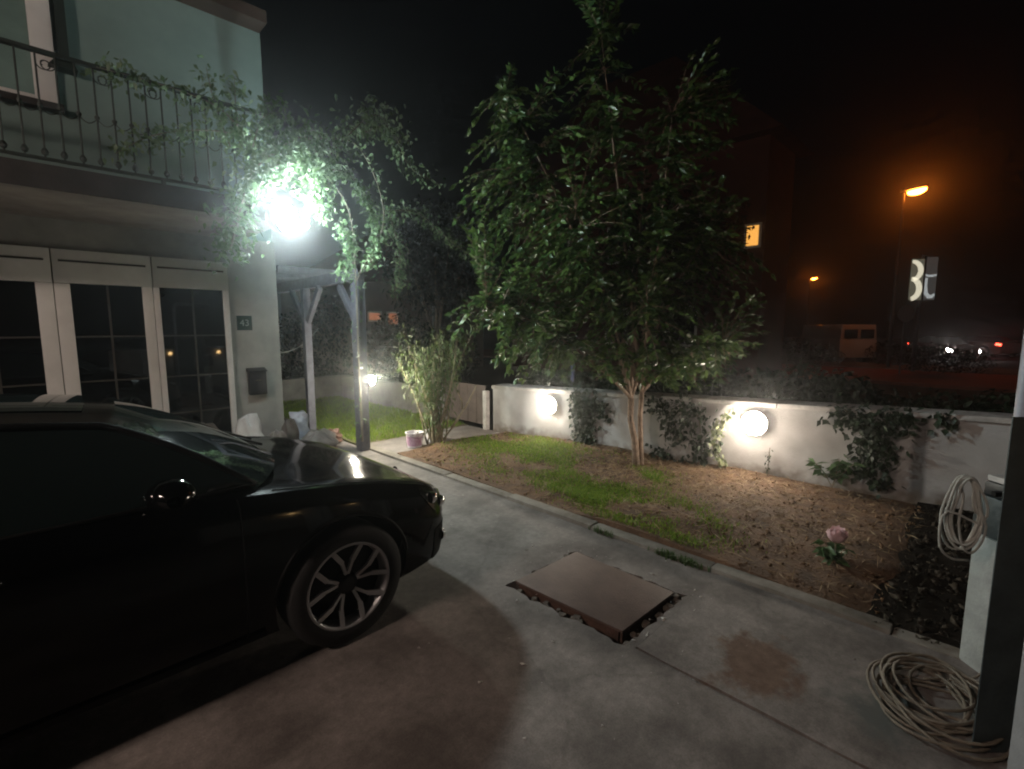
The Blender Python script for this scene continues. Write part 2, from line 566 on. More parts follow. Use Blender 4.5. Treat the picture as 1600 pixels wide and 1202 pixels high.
M = {
    'concrete': concrete_mat(),
    'kerb': mat('kerb_concrete', (0.21, 0.19, 0.165), 0.9, scale=7, col2=(0.10, 0.085, 0.065), bump=0.4),
    'path': mat('path_concrete', (0.17, 0.15, 0.14), 0.85, scale=5, var=0.35, bump=0.3),
    'soil': mat('garden_soil', (0.150, 0.080, 0.040), 0.95, scale=5, col2=(0.055, 0.030, 0.016), bump=0.8, bscale=40, bdist=0.02),
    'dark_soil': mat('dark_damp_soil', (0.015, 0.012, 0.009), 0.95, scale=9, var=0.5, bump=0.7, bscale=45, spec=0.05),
    'lawn': mat('lawn_earth', (0.10, 0.11, 0.035), 0.95, scale=4, col2=(0.09, 0.07, 0.035), bump=0.5, bscale=50),
    'far_ground': mat('far_ground', (0.05, 0.052, 0.035), 0.95, scale=0.6, var=0.4, bump=0.3, bscale=6),
    'asphalt': mat('asphalt', (0.052, 0.052, 0.054), 0.85, scale=3, var=0.3, bump=0.3, bscale=80),
    'red_paving': mat('red_paving', (0.30, 0.10, 0.06), 0.85, scale=4, var=0.3, bump=0.3),
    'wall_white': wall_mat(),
    'wall_back': mat('back_wall_render', (0.30, 0.29, 0.27), 0.9, scale=3, var=0.4, bump=0.3),
    'coping': mat('coping', (0.50, 0.48, 0.46), 0.85, scale=8, var=0.4, bump=0.3),
    'plaster': mat('house_plaster', (0.38, 0.38, 0.355), 0.9, scale=2.2, var=0.28, bump=0.25, bscale=140),
    'plaster_up': mat('house_plaster_upper', (0.20, 0.285, 0.268), 0.9, scale=2.0, var=0.14, bump=0.25, bscale=140),
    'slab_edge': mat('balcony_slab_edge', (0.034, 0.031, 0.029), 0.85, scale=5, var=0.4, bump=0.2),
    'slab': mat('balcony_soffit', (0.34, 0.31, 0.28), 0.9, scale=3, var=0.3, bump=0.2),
    'soffit': mat('eave_boards', (0.07, 0.045, 0.034), 0.8, scale=4, var=0.3, bump=0.2),
    'pvc': mat('white_window_frame', (0.80, 0.80, 0.78), 0.4, scale=4, var=0.1, bump=0.03),
    'glass': mat('dark_window_glass', (0.006, 0.007, 0.008), 0.03, var=0.2, bump=0.0, spec=0.6),
    'teal_glass': mat('teal_curtained_glass', (0.20, 0.30, 0.275), 0.15, scale=1.5, var=0.3, bump=0.0),
    'bronze': mat('glazing_bar', (0.05, 0.045, 0.04), 0.5, bump=0.0),
    'iron': mat('green_black_iron', (0.018, 0.028, 0.023), 0.55, scale=20, bump=0.1),
    'mailbox': mat('mailbox_paint', (0.018, 0.020, 0.024), 0.4, scale=10, bump=0.1),
    'plate_green': mat('number_plate_enamel', (0.03, 0.065, 0.06), 0.35, bump=0.0),
    'plate_pale': mat('number_paint', (0.36, 0.42, 0.42), 0.4, bump=0.0),
    'timber': mat('blue_grey_stained_timber', (0.085, 0.085, 0.108), 0.75, scale=12, var=0.4, bump=0.4, bscale=30),
    'bark': mat('tree_bark', (0.31, 0.23, 0.175), 0.9, scale=14, var=0.5, bump=0.8, bscale=35, bdist=0.02),
    'twig': mat('shrub_bark', (0.20, 0.16, 0.10), 0.9, scale=14, var=0.5, bump=0.5),
    'vine_wood': mat('vine_wood', (0.16, 0.14, 0.11), 0.9, scale=14, var=0.4, bump=0.4),
    'leaf': leaf_mat('tree_leaf', (0.022, 0.062, 0.018), (0.095, 0.160, 0.036), 0.32, 0.30, 0.6),
    'vine_leaf': leaf_mat('vine_leaf', (0.07, 0.13, 0.06), (0.15, 0.23, 0.11), 0.45, 0.3),
    'shrub_leaf': leaf_mat('shrub_leaf', (0.045, 0.085, 0.020), (0.10, 0.125, 0.034), 0.5, 0.3),
    'ivy_leaf': leaf_mat('ivy_leaf', (0.014, 0.026, 0.014), (0.035, 0.055, 0.028), 0.5, 0.15),
    'pale_ivy': leaf_mat('pale_ivy_leaf', (0.12, 0.16, 0.07), (0.34, 0.36, 0.22), 0.5, 0.2),  # paler leaf colours than the rest of the ivy
    'far_leaf': leaf_mat('far_leaf', (0.010, 0.014, 0.008), (0.028, 0.030, 0.015), 0.8, 0.2, 0.1),
    'plant_leaf': leaf_mat('plant_leaf', (0.04, 0.085, 0.03), (0.07, 0.13, 0.045), 0.5, 0.25),
    'grass': leaf_mat('grass_blade', (0.075, 0.16, 0.010), (0.21, 0.29, 0.025), 0.6, 0.3, 0.2),
    'weed': leaf_mat('weed_blade', (0.035, 0.075, 0.018), (0.07, 0.13, 0.03), 0.6, 0.3),
    'straw': leaf_mat('straw', (0.20, 0.135, 0.075), (0.36, 0.27, 0.16), 0.8, 0.15),
    'clod': leaf_mat('soil_clod', (0.06, 0.034, 0.018), (0.19, 0.115, 0.065), 0.95, 0.0, 0.1),
    'dark_clod': leaf_mat('dark_clod', (0.010, 0.008, 0.006), (0.055, 0.045, 0.034), 0.95, 0.0, 0.1),
    'petal': leaf_mat('pink_petal', (0.60, 0.32, 0.36), (0.84, 0.62, 0.62), 0.6, 0.15),
    'bucket': mat('white_plastic', (0.62, 0.58, 0.60), 0.4, scale=5, var=0.1, bump=0.0),
    'bucket_print': mat('purple_print', (0.30, 0.12, 0.24), 0.4, scale=16, col2=(0.55, 0.42, 0.50), bump=0.0),
    'sack_white': mat('white_sack', (0.60, 0.59, 0.58), 0.8, scale=8, var=0.12, bump=0.5, bscale=14, bdist=0.03),
    'sack_grey': mat('grey_plastic_bag', (0.22, 0.20, 0.19), 0.4, scale=6, var=0.4, bump=0.7, bscale=14, bdist=0.03),
    'sack_brown': mat('brown_bag', (0.10, 0.085, 0.075), 0.6, scale=6, var=0.4, bump=0.6, bscale=14, bdist=0.03),
    'sack_blue': mat('blue_white_bag', (0.36, 0.40, 0.52), 0.35, scale=9, col2=(0.55, 0.56, 0.60), bump=0.6, bscale=16, bdist=0.03),
    'sack_red': mat('rust_bag', (0.12, 0.06, 0.045), 0.7, scale=9, var=0.4, bump=0.5, bscale=14, bdist=0.03),
    'paint': mat('black_car_paint', (0.0015, 0.0016, 0.0018), 0.10, var=0.1, bump=0.0, spec=0.2, coat=0.12),
    'white_paint': mat('white_car_paint', (0.62, 0.62, 0.60), 0.3, var=0.05, bump=0.0, coat=0.6),
    'red_paint': mat('dark_red_car_paint', (0.10, 0.012, 0.012), 0.3, var=0.05, bump=0.0, coat=0.8),
    'car_glass': mat('car_glass', (0.010, 0.016, 0.015), 0.04, var=0.1, bump=0.0, spec=0.9),
    'trim': mat('black_plastic_trim', (0.003, 0.003, 0.003), 0.6, bump=0.1, bscale=200, spec=0.15),
    'rubber': mat('tyre_rubber', (0.016, 0.016, 0.016), 0.75, scale=20, bump=0.2),
    'alloy': mat('diamond_cut_alloy', (0.50, 0.50, 0.51), 0.40, 0.35, var=0.1, bump=0.0),
    'alloy_black': mat('black_alloy', (0.012, 0.012, 0.013), 0.4, 0.3, bump=0.0),
    'chrome': mat('chrome', (0.75, 0.75, 0.75), 0.12, 1.0, var=0.05, bump=0.0),
    'rust_plate': mat('brown_painted_steel', (0.115, 0.078, 0.066), 0.6, 0.1, scale=5, var=0.3, bump=0.3, bscale=90),
    'rust_edge': mat('rusty_steel', (0.085, 0.045, 0.032), 0.85, scale=16, var=0.5, bump=0.5),
    'rubble': mat('broken_concrete', (0.10, 0.08, 0.065), 0.95, scale=18, col2=(0.05, 0.038, 0.03), bump=0.9, bscale=30, bdist=0.02),
    'chip': leaf_mat('pale_chip', (0.35, 0.32, 0.30), (0.6, 0.57, 0.54), 0.9, 0.0, 0.1),
    'gate_pale': mat('galvanised_tube', (0.25, 0.26, 0.31), 0.5, 0.3, scale=10, var=0.25, bump=0.2),
    'gate_dark': mat('dark_green_sheet', (0.045, 0.058, 0.062), 0.5, 0.2, scale=7, var=0.4, bump=0.3, bscale=30),
    'post_pale': mat('pale_painted_post', (0.34, 0.36, 0.35), 0.7, scale=6, var=0.3, bump=0.3),
    'pillar': mat('pale_pillar_render', (0.22, 0.23, 0.24), 0.85, scale=5, var=0.2, bump=0.3),
    'rope': mat('pale_cable', (0.33, 0.33, 0.30), 0.6, scale=30, var=0.2, bump=0.1),
    'rope_dirty': mat('dusty_hose', (0.15, 0.125, 0.095), 0.7, scale=30, var=0.4, bump=0.2),
    'brick_red': mat('red_house_render', (0.11, 0.034, 0.024), 0.9, scale=1.2, var=0.3, bump=0.2, bscale=20),
    'roof_red': mat('red_roof', (0.10, 0.034, 0.025), 0.9, scale=2, var=0.4, bump=0.4, bscale=12),
    'house_far': mat('far_house_render', (0.30, 0.22, 0.18), 0.9, scale=1, var=0.3, bump=0.2),
    'brown_sheet': mat('brown_gate_sheet', (0.10, 0.075, 0.065), 0.8, scale=5, var=0.4, bump=0.3),
    'steel_pole': mat('painted_steel_pole', (0.16, 0.16, 0.16), 0.6, 0.3, scale=6, bump=0.1),
    'sign_back': mat('road_sign_back', (0.20, 0.16, 0.15), 0.6, 0.2, bump=0.0),
    'lamp_body': mat('lamp_housing', (0.05, 0.05, 0.055), 0.5, 0.2, bump=0.05),
    'lamp_white': mat('lamp_base_white', (0.6, 0.6, 0.58), 0.5, bump=0.05),
    'blue_pole': mat('blue_grey_pole', (0.18, 0.19, 0.32), 0.5, bump=0.05),
    'flood': emit('flood_lens', (0.84, 1.0, 1.0), FLOOD),
    'wall_lamp': emit('wall_lamp_globe', (1.0, 0.86, 0.70), WALL_LAMP),
    'post_lamp': emit('post_lamp_globe', (1.0, 0.93, 0.74), POST_LAMP),
    'sodium': emit('sodium_lens', (1.0, 0.22, 0.02), STREET),
    'yard': emit('yard_lamp_globe', (1.0, 0.78, 0.66), YARD),
    'warm_far': emit('far_warm_lens', (1.0, 0.55, 0.16), 22),
    'small_warm': emit('small_warm_globe', (1.0, 0.62, 0.25), 30),
    'lit_window': emit('lit_window', (1.0, 0.45, 0.08), 1.1),
    'lit_window_dim': emit('lit_window_dim', (1.0, 0.35, 0.14), 0.28),
    'ad_left': emit('advert_olive', (.62, .60, .42), .12),
    'ad_right': emit('advert_charcoal', (.5, .52, .5), .05),
    'ad_cream': emit('advert_cream', (1.0, .93, .70), .75),
    'ad_grey': emit('advert_grey', (.80, .86, .86), .42),
    'headlight': emit('headlight', (1.0, 0.90, 0.85), 60),
    'taillight': emit('taillight', (1.0, 0.06, 0.03), 14),
}

# ------------------------------------------------------------------ ground and paving
def structure(o, name_label=None):
    o['kind'] = 'structure'
    return o


structure(MB().box(-100, 100, -100, 100, -0.45, -0.30).build('ground', M['far_ground']))

# house / neighbourhood constants
YF, XC = 6.9, 2.45          # facade plane and its free corner
YB = 5.45                   # balcony outer edge
KX = 3.15                   # kerb face


def wall_x(y):              # garden wall inner face
    return 5.15 + (6.0 - y) * 0.118


def sheet(name, x0, x1, y0, y1, z, m, nx=2, ny=2, amp=0.0, thick=0.3, fx=None, seed=0):
    rg = np.random.default_rng(seed)
    ph = rg.random((6, 3)) * 6.28
    fr = rg.normal(size=(6, 2)) * 3.2

    def h(x, y):
        return amp * sum(math.sin(fr[k, 0] * (1 + 0.35 * k) * x + fr[k, 1] * (1 + 0.35 * k) * y + ph[k, 0]) / (1 + 0.5 * k) for k in range(6)) / 2
    rows = []
    for j in range(ny + 1):
        y = y0 + (y1 - y0) * j / ny
        xb = fx(y) if fx else x1
        rows.append([(x0 + (xb - x0) * i / nx, y, z + (h(x0 + (xb - x0) * i / nx, y) if amp else 0)) for i in range(nx + 1)])
    mb = MB().grid(rows)
    # skirt
    edge = rows[0] + [r[-1] for r in rows[1:]] + rows[-1][-2::-1] + [r[0] for r in rows[-2:0:-1]]
    n = len(edge)
    mb.add(edge + [(p[0], p[1], z - thick) for p in edge], [(i, (i + 1) % n, n + (i + 1) % n, n + i) for i in range(n)])
    o = mb.build(name, m, origin=(0, 0, 0), smooth=amp > 0)
    o['kind'] = 'structure'
    return o, h


# driveway: two pours with an open joint between them; a well for the hatch is left in the second
from mathutils.geometry import tessellate_polygon
rgd = random.Random(17)
hole = []
for (ax, ay), (bx_, by_) in (((2.045, 2.10), (2.075, 1.235)), ((2.075, 1.235), (2.76, 1.232)), ((2.76, 1.232), (2.735, 2.09)), ((2.735, 2.09), (2.045, 2.10))):
    for k in range(16):
        t_ = k / 16
        hole.append((ax + (bx_ - ax) * t_ + rgd.uniform(-.016, .020), ay + (by_ - ay) * t_ + rgd.uniform(-.008, .018)))
outer = [(-9, -6), (2.098, -6), (2.098, 1.2), (3.15, 1.2), (3.15, 5.6), (2.45, 5.6), (2.45, YF), (-9, YF)]


def slab_mesh(loops, z, depth, name, m):
    mb = MB()
    flat = [p for l in loops for p in l]
    tris = tessellate_polygon([[Vector((x, y, 0)) for x, y in l] for l in loops])
    mb.add([(x, y, z) for x, y in flat], [tuple(t) for t in tris])
    n0 = 0
    for l in loops:
        n = len(l)
        mb.add([(x, y, z) for x, y in l] + [(x, y, z - depth) for x, y in l], [(i, (i + 1) % n, n + (i + 1) % n, n + i) for i in range(n)])
    o = mb.build(name, m, origin=(0, 0, 0))
    o['kind'] = 'structure'
    return o


slab_mesh([outer, hole], 0.0, .25, 'driveway', M['concrete'])
ap_edge = [(2.106 + rgd.uniform(-.004, .006), y) for y in np.linspace(-6, 1.195, 50)]
slab_mesh([ap_edge + [(3.15, 1.195), (3.15, -6)]], 0.006, .25, 'driveway_apron', M['concrete'])
MB().box(1.9, 2.9, 1.1, 2.3, -0.28, -0.085).build('hatch_well_floor', M['dark_soil'], origin=(0, 0, 0))['kind'] = 'structure'
MB().box(2.45, 3.15, 5.6, YF + 5, -0.3, 0.002).build('house_side_path', M['path'], origin=(0, 0, 0))['kind'] = 'structure'

# kerb stones, each its own piece under one kerb
kerb = empty('kerb', (KX, 0, 0))
kerb['kind'] = 'structure'
ky = 6.16
rk = random.Random(3)
while ky > -0.2:
    ln = 0.98
    k = MB().box(KX + 0.002 + rk.uniform(-.004, .004), KX + 0.115, ky - ln + 0.004, ky, -0.25, 0.030 - .03 * max(0, .9 - ky) + rk.uniform(-.006, .006)).build('kerb_stone', M['kerb'], kerb, origin=(KX, ky, 0), bevel=0.012)
    ky -= ln

bed, bed_h = sheet('garden_bed', KX + 0.118, 5.9, 0.33, 5.35, 0.035, M['soil'], 60, 110, 0.03, 0.4, wall_x, 5)
rgb_ = random.Random(4)
for v_ in bed.data.vertices:
    if v_.co.z > -.1 and v_.co.y < 0.62:
        v_.co.z -= .06 * (1 - (v_.co.y - .33) / .29) ** 2
    if v_.co.y < 0.34:
        v_.co.y -= .02 * math.sin(v_.co.x * 9) + .012 * math.sin(v_.co.x * 23 + 1)
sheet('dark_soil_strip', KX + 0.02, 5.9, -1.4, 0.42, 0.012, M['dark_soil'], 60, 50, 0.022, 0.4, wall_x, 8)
for nm, x0, x1, y0, y1 in (('path', KX + 0.12, 5.1, 5.36, 6.15),):
    MB().box(x0, x1, y0, y1, -0.3, 0.02).build(nm, M['path'], origin=(0, 0, 0))['kind'] = 'structure'
lawn, lawn_h = sheet('lawn', KX + 0.02, 5.9, 6.16, 10.85, 0.02, M['lawn'], 30, 50, 0.02, 0.4, lambda y: 5.12, 9)

# street side beyond the garden wall
MB().prism([(30.5, -40), (44, -40), (44, 70), (30.5, 70)], -0.3, -0.26).build('road', M['asphalt'], origin=(0, 0, 0))['kind'] = 'structure'
MB().prism([(20.5, -40), (26.5, -40), (26.5, 40), (20.5, 40)], -0.3, -0.2).build('cycle_path', M['red_paving'], origin=(0, 0, 0))['kind'] = 'structure'
MB().prism([(27, -40), (30.4, -40), (30.4, 70), (27, 70)], -0.3, -0.2).build('pavement', M['path'], origin=(0, 0, 0))['kind'] = 'structure'

# ------------------------------------------------------------------ the house
house = empty('house', (0, YF, 0), label='pale rendered house with balcony and white framed windows behind the parked car', cat='house')
MB().box(-8, XC, YF, 15, -0.3, 2.75).build('lower_wall', M['plaster'], house)
MB().box(-8, XC - 0.03, YF + 0.003, 15, 2.75, 5.6).build('upper_wall', M['plaster_up'], house)
SX = 2.06
slab = MB().box(-8, SX, YB + 0.02, YF - 0.002, 2.735, 2.92).build('balcony_slab', M['slab'], house)
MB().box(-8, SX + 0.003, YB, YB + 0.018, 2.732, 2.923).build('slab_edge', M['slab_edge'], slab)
MB().box(-8, XC - 0.04, YF - 0.28, YF + 0.0, 5.30, 5.44).build('eave', M['soffit'], house)
roof = MB()
roof.add([(-8, YF - 0.28, 5.44), (XC - 0.05, YF - 0.28, 5.44), (XC - 0.05, 15.4, 5.44), (-8, 15.4, 5.44), (-5, 11, 7.6), (XC - 3, 11, 7.6)],
         [(0, 1, 5, 4), (1, 2, 5), (2, 3, 4, 5), (3, 0, 4)])
roof.build('roof', M['roof_red'], house)

# ground-floor glazed front: three tall units under roller-shutter boxes
FB = 0.06


def window_unit(x0, x1, px0, px1, ztop=2.43, zbox=2.09, zbot=0.12):
    w = MB()
    w.box(x0, px0, YF - 0.055, YF - 0.002, FB, zbox)
    w.box(px1, x1, YF - 0.055, YF - 0.002, FB, zbox)
    w.box(px0, px1, YF - 0.055, YF - 0.002, FB, zbot)
    wo = w.build('window', M['pvc'], house, origin=(x0, YF, FB), bevel=0.006)
    b = MB().box(x0 + 0.002, x1 - 0.002, YF - 0.075, YF - 0.002, zbox + 0.002, ztop)
    b.build('shutter_box', M['pvc'], wo, bevel=0.008)
    MB().box(x0 + 0.05, x1 - 0.05, YF - 0.083, YF - 0.0755, ztop - 0.125, ztop - 0.105).build('shutter_seam', M['bronze'], wo)
    MB().box(px0 + 0.001, px1 - 0.001, YF - 0.028, YF - 0.003, zbot + 0.001, zbox - 0.001).build('pane', M['glass'], wo)
    xm = (px0 + px1) / 2
    MB().box(xm - 0.010, xm + 0.010, YF - 0.032, YF - 0.0285, zbot, zbox).build('glazing_bar', M['bronze'], wo)
    for z in (0.62, 1.06, 1.54):
        MB().box(px0 + 0.002, px1 - 0.002, YF - 0.0315, YF - 0.0287, z - 0.009, z + 0.009).build('glazing_bar', M['bronze'], wo)
    return wo


window_unit(-0.62, 0.255, -0.52, 0.125)
window_unit(0.262, 1.08, 0.385, 0.985)
window_unit(1.086, 1.855, 1.145, 1.79)
window_unit(-1.5, -0.63, -1.40, -0.73)

# upper window with white frame and dark sill
uw = MB()
UX0, UX1, UZ0, UZ1 = -0.9, 0.45, 3.84, 5.3
uw.box(UX1 - 0.17, UX1, YF - 0.06, YF, UZ0, UZ1).box(UX0, UX0 + 0.12, YF - 0.06, YF, UZ0, UZ1)
uw.box(UX0 + 0.12, UX1 - 0.17, YF - 0.06, YF, UZ0, UZ0 + 0.05).box(UX0 + 0.12, UX1 - 0.17, YF - 0.06, YF, UZ1 - 0.1, UZ1)
uwo = uw.build('window', M['pvc'], house, origin=(UX0, YF, UZ0), bevel=0.006)
MB().box(UX0 + 0.121, UX1 - 0.171, YF - 0.03, YF - 0.005, UZ0 + 0.051, UZ1 - 0.101).build('pane', M['teal_glass'], uwo)
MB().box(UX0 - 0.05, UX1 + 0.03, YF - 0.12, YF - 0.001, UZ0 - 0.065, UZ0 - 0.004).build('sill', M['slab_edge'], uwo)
dp = MB().box(UX1 + 0.03, UX1 + 0.11, YF - 0.09, YF - 0.004, 4.30, 5.36).build('downpipe', M['iron'], house, origin=(UX1 + 0.07, YF, 4.2))
MB().add([(UX1 - 0.06, YF - 0.16, 4.18), (UX1 + 0.16, YF - 0.16, 4.18), (UX1 + 0.16, YF - 0.004, 4.18), (UX1 - 0.06, YF - 0.004, 4.18),
          (UX1 + 0.02, YF - 0.1, 4.298), (UX1 + 0.12, YF - 0.1, 4.298), (UX1 + 0.12, YF - 0.004, 4.298), (UX1 + 0.02, YF - 0.004, 4.298)],
         [(3, 2, 1, 0), (4, 5, 6, 7), (0, 1, 5, 4), (1, 2, 6, 5), (2, 3, 7, 6), (3, 0, 4, 7)]).build('outlet', M['iron'], dp)

# balcony railing: rails, balusters with collars, scrolls and hanging swags
RZ0, RZ1 = 2.975, 3.785
rl = MB().bar((-7.9, YB + 0.05, RZ1), (SX - 0.02, YB + 0.05, RZ1), 0.045, 0.03).bar((-7.9, YB + 0.05, RZ0), (SX - 0.02, YB + 0.05, RZ0), 0.03, 0.022)
rl.bar((SX - 0.035, YB + 0.075, RZ1), (SX - 0.035, YF - 0.01, RZ1), 0.045, 0.03).bar((SX - 0.035, YB + 0.07, RZ0), (SX - 0.035, YF - 0.01, RZ0), 0.03, 0.022)
for x in (-7.0, -4.8, -2.6, -0.4, 1.02, 2.02):
    rl.bar((x, YB + 0.05, 2.921), (x, YB + 0.05, RZ0), 0.03, 0.03)
railing = rl.build('balcony_railing', M['iron'], house, origin=(0, YB + 0.05, RZ0))
b0 = sw0 = sc0 = None
nb, sp = 46, 0.115
for i in range(nb):
    x = SX - 0.09 - i * sp
    if b0 is None:
        m_ = MB().tube([(x, YB + 0.05, RZ0 + 0.01), (x, YB + 0.05, RZ1 - 0.014)], 0.007, 6)
        m_.lathe((x, YB + 0.05, RZ0 + 0.02), [(0, 0), (.018, .012), (.024, .035), (.012, .06), (0, .065)], 8)
        m_.lathe((x, YB + 0.05, 3.36), [(0, 0), (.016, .01), (.018, .03), (0, .045)], 8)
        b0 = m_.build('baluster', M['iron'], railing, origin=(x, YB + 0.05, RZ0))
        pts = [(x + sp * t, YB + 0.052, 3.37 - 0.045 * math.sin(PI * t)) for t in np.linspace(0, 1, 7)]
        sw0 = MB().tube(pts, 0.004, 5).build('swag', M['iron'], railing, origin=(x, YB + 0.05, 3.37))
        pts = []
        for t in np.linspace(0, 1, 18):
            a = t * 2 * PI * 1.15
            r = 0.05 * (1 - 0.7 * t)
            pts.append((x + 0.05 - r * math.cos(a), YB + 0.053, RZ1 - 0.085 - r * math.sin(a)))
        sc0 = MB().tube(pts, 0.0045, 5).build('scroll', M['iron'], railing, origin=(x, YB + 0.05, RZ1 - 0.085))
    else:
        share(b0, 'baluster', (x, YB + 0.05, RZ0), railing)
        share(sw0, 'swag', (x, YB + 0.05, 3.37), railing)
        if i % 3 != 1:
            s_ = share(sc0, 'scroll', (x, YB + 0.05, RZ1 - 0.085), railing)
            if i % 3 == 2:
                s_.scale = (-1, 1, 1)

# number plate and mailbox on the wall beside the door
np_ = empty('house_number_plate', (2.03, YF, 1.69), label='small dark green house number plate above the mailbox', cat='number plate')
MB().box(1.935, 2.115, YF - 0.014, YF - 0.001, 1.60, 1.785).build('plate', M['plate_green'], np_, bevel=0.004)


def text(name, body, size, loc, rot, mat_, parent=None, extrude=0.001):
    cu = bpy.data.curves.new(name, 'FONT')
    cu.body = body
    cu.size = size
    cu.extrude = extrude
    cu.align_x, cu.align_y = 'CENTER', 'CENTER'
    tmp = bpy.data.objects.new(name + '_tmp', cu)
    COL.objects.link(tmp)
    dg = bpy.context.evaluated_depsgraph_get()
    me = bpy.data.meshes.new_from_object(tmp.evaluated_get(dg))
    bpy.data.objects.remove(tmp)
    me.materials.clear()
    me.materials.append(mat_)
    o = bpy.data.objects.new(name, me)
    COL.objects.link(o)
    o.parent = parent
    o.location = Vector(loc) - (ORIGIN.get(parent.name, Vector()) if parent else Vector())
    o.rotation_euler = rot
    return o


text('number', '43', 0.115, (2.025, YF - 0.0165, 1.69), (PI / 2, 0, 0), M['plate_pale'], np_)
mbx = empty('mailbox', (2.12, YF, 0.78), label='black metal mailbox hanging on the house wall', cat='mailbox')
MB().box(2.02, 2.225, YF - 0.10, YF - 0.001, 0.76, 1.06).build('box', M['mailbox'], mbx, bevel=0.01)
MB().add([(2.01, YF - 0.115, 1.062), (2.235, YF - 0.115, 1.062), (2.235, YF - 0.001, 1.062), (2.01, YF - 0.001, 1.062),
          (2.01, YF - 0.115, 1.072), (2.235, YF - 0.115, 1.072), (2.235, YF - 0.001, 1.11), (2.01, YF - 0.001, 1.11)],
         [(3, 2, 1, 0), (4, 5, 6, 7), (0, 1, 5, 4), (1, 2, 6, 5), (2, 3, 7, 6), (3, 0, 4, 7)]).build('lid', M['mailbox'], mbx)
MB().box(2.09, 2.155, YF - 0.106, YF - 0.1005, 0.945, 0.958).build('name_slot', M['chrome'], mbx)

# flood lamp at the balcony corner
FL = on_y(441, 340, 5.26)
fl = empty('flood_lamp', FL, label='blazing cool white globe lamp at the balcony corner', cat='lamp')
fn = Vector((0.66, -0.70, -0.14)).normalized()
fs = fn.cross(Vector((0, 0, 1))).normalized()
fu = fs.cross(fn)


def oriented(mb, c, s, u, n, w, h, d0, d1):
    vs = [c + s * (i * w / 2) + u * (j * h / 2) + n * d for d in (d0, d1) for j in (-1, 1) for i in (-1, 1)]
    return mb.add(vs, [(0, 2, 3, 1), (4, 5, 7, 6), (0, 1, 5, 4), (2, 6, 7, 3), (0, 4, 6, 2), (1, 3, 7, 5)])


def disc_lathe(c, prof, n=28):
    rows = [[c + (fs * math.cos(2 * PI * k / n) + fu * math.sin(2 * PI * k / n)) * r + fn * h for k in range(n)] for r, h in prof]
    return MB().grid(rows, closed=True)


fn = Vector((0.60, -0.76, 0.16)).normalized()
fs = fn.cross(Vector((0, 0, 1))).normalized()
fu = fs.cross(fn)
disc_lathe(FL, [(.155 * math.sin(t_), -.155 * math.cos(t_)) for t_ in np.linspace(.02, 1.62, 12)] + [(.147 * math.sin(t_), -.147 * math.cos(t_)) for t_ in np.linspace(1.62, .05, 10)]).build('rear_shell', M['lamp_body'], fl, smooth=True)
disc_lathe(FL, [(.14 * math.sin(t_), -.14 * math.cos(t_)) for t_ in np.linspace(.01, PI - .01, 20)]).build('globe', M['flood'], fl, smooth=True)
MB().bar(FL - fn * 0.156, (FL.x - 0.06, YB + 0.0, FL.z + 0.03), 0.03, 0.05).build('bracket', M['lamp_body'], fl)

# ------------------------------------------------------------------ pergola
PX = 3.08
pg = empty('pergola', (PX, 6.5, 0), label='blue grey timber pergola with braced posts beside the house', cat='pergola')


def post(x, y, zt, hw=0.068):
    MB().box(x - hw, x + hw, y - hw, y + hw, 0.0, zt).build('post', M['timber'], pg, bevel=0.006)


P1, P2, P3 = (3.10, 5.92), (2.99, 7.30), (2.95, 9.2)
post(*P1, 2.235)
post(*P2, 2.20, .052)
post(*P3, 2.15, .052)
MB().bar((P1[0] + 0.005, 5.84, 2.31), (2.93, 9.7, 2.23), 0.09, 0.15).build('beam', M['timber'], pg, bevel=0.006)
for p, sgn in ((P1, 1), (P2, -1), (P2, 1), (P3, -1)):
    yy = p[1] + sgn * 0.5
    MB().bar((p[0], p[1] + sgn * 0.07, 1.72), (p[0] - 0.02 * sgn * 0, yy, 2.19), 0.06, 0.085).build('brace', M['timber'], pg, bevel=0.004)
for y in (7.05, 7.7, 8.35, 9.0):
    MB().bar((2.52, y, 2.43), (3.42, y, 2.43), 0.05, 0.09).build('rafter', M['timber'], pg, bevel=0.004)

# lamp clamped to the near pergola post
PLc = Vector((3.10, 5.815, 0.93))
pl = empty('post_lamp', (PLc.x, PLc.y, PLc.z), label='small bright lamp fixed to the near pergola post', cat='lamp')
lamp_dir = Vector((0.75, -0.66, 0)).normalized()
PLc = Vector((3.215, 5.86, 0.935))
MB().lathe(PLc, [(0, -.055), (.03, -.05), (.047, -.02), (.05, .01), (.04, .04), (.018, .06), (0, .062)], 16).build('globe', M['post_lamp'], pl, smooth=True)
MB().box(3.1685, 3.19, 5.83, 5.89, 0.87, 0.99).box(3.1685, 3.24, 5.835, 5.885, 0.998, 1.012).build('back_plate', M['lamp_body'], pl)

# thin line tied between house and garden
wire_pts = [Vector((2.46, 7.0, 1.28)).lerp(Vector((3.6, 8.3, 1.62)), t) - Vector((0, 0, 0.10 * math.sin(PI * t))) for t in np.linspace(0, 1, 9)]
tag(MB().tube(wire_pts, 0.006, 5).build('washing_line', M['rope']), 'thin washing line strung behind the pergola post', 'line')

# ------------------------------------------------------------------ garden walls
gw = empty('garden_wall', (5.5, 2, 0), label='low white rendered garden wall with coping behind the young tree', cat='wall')


def wtop(y):
    return 0.66 + (6.0 - y) * 0.027


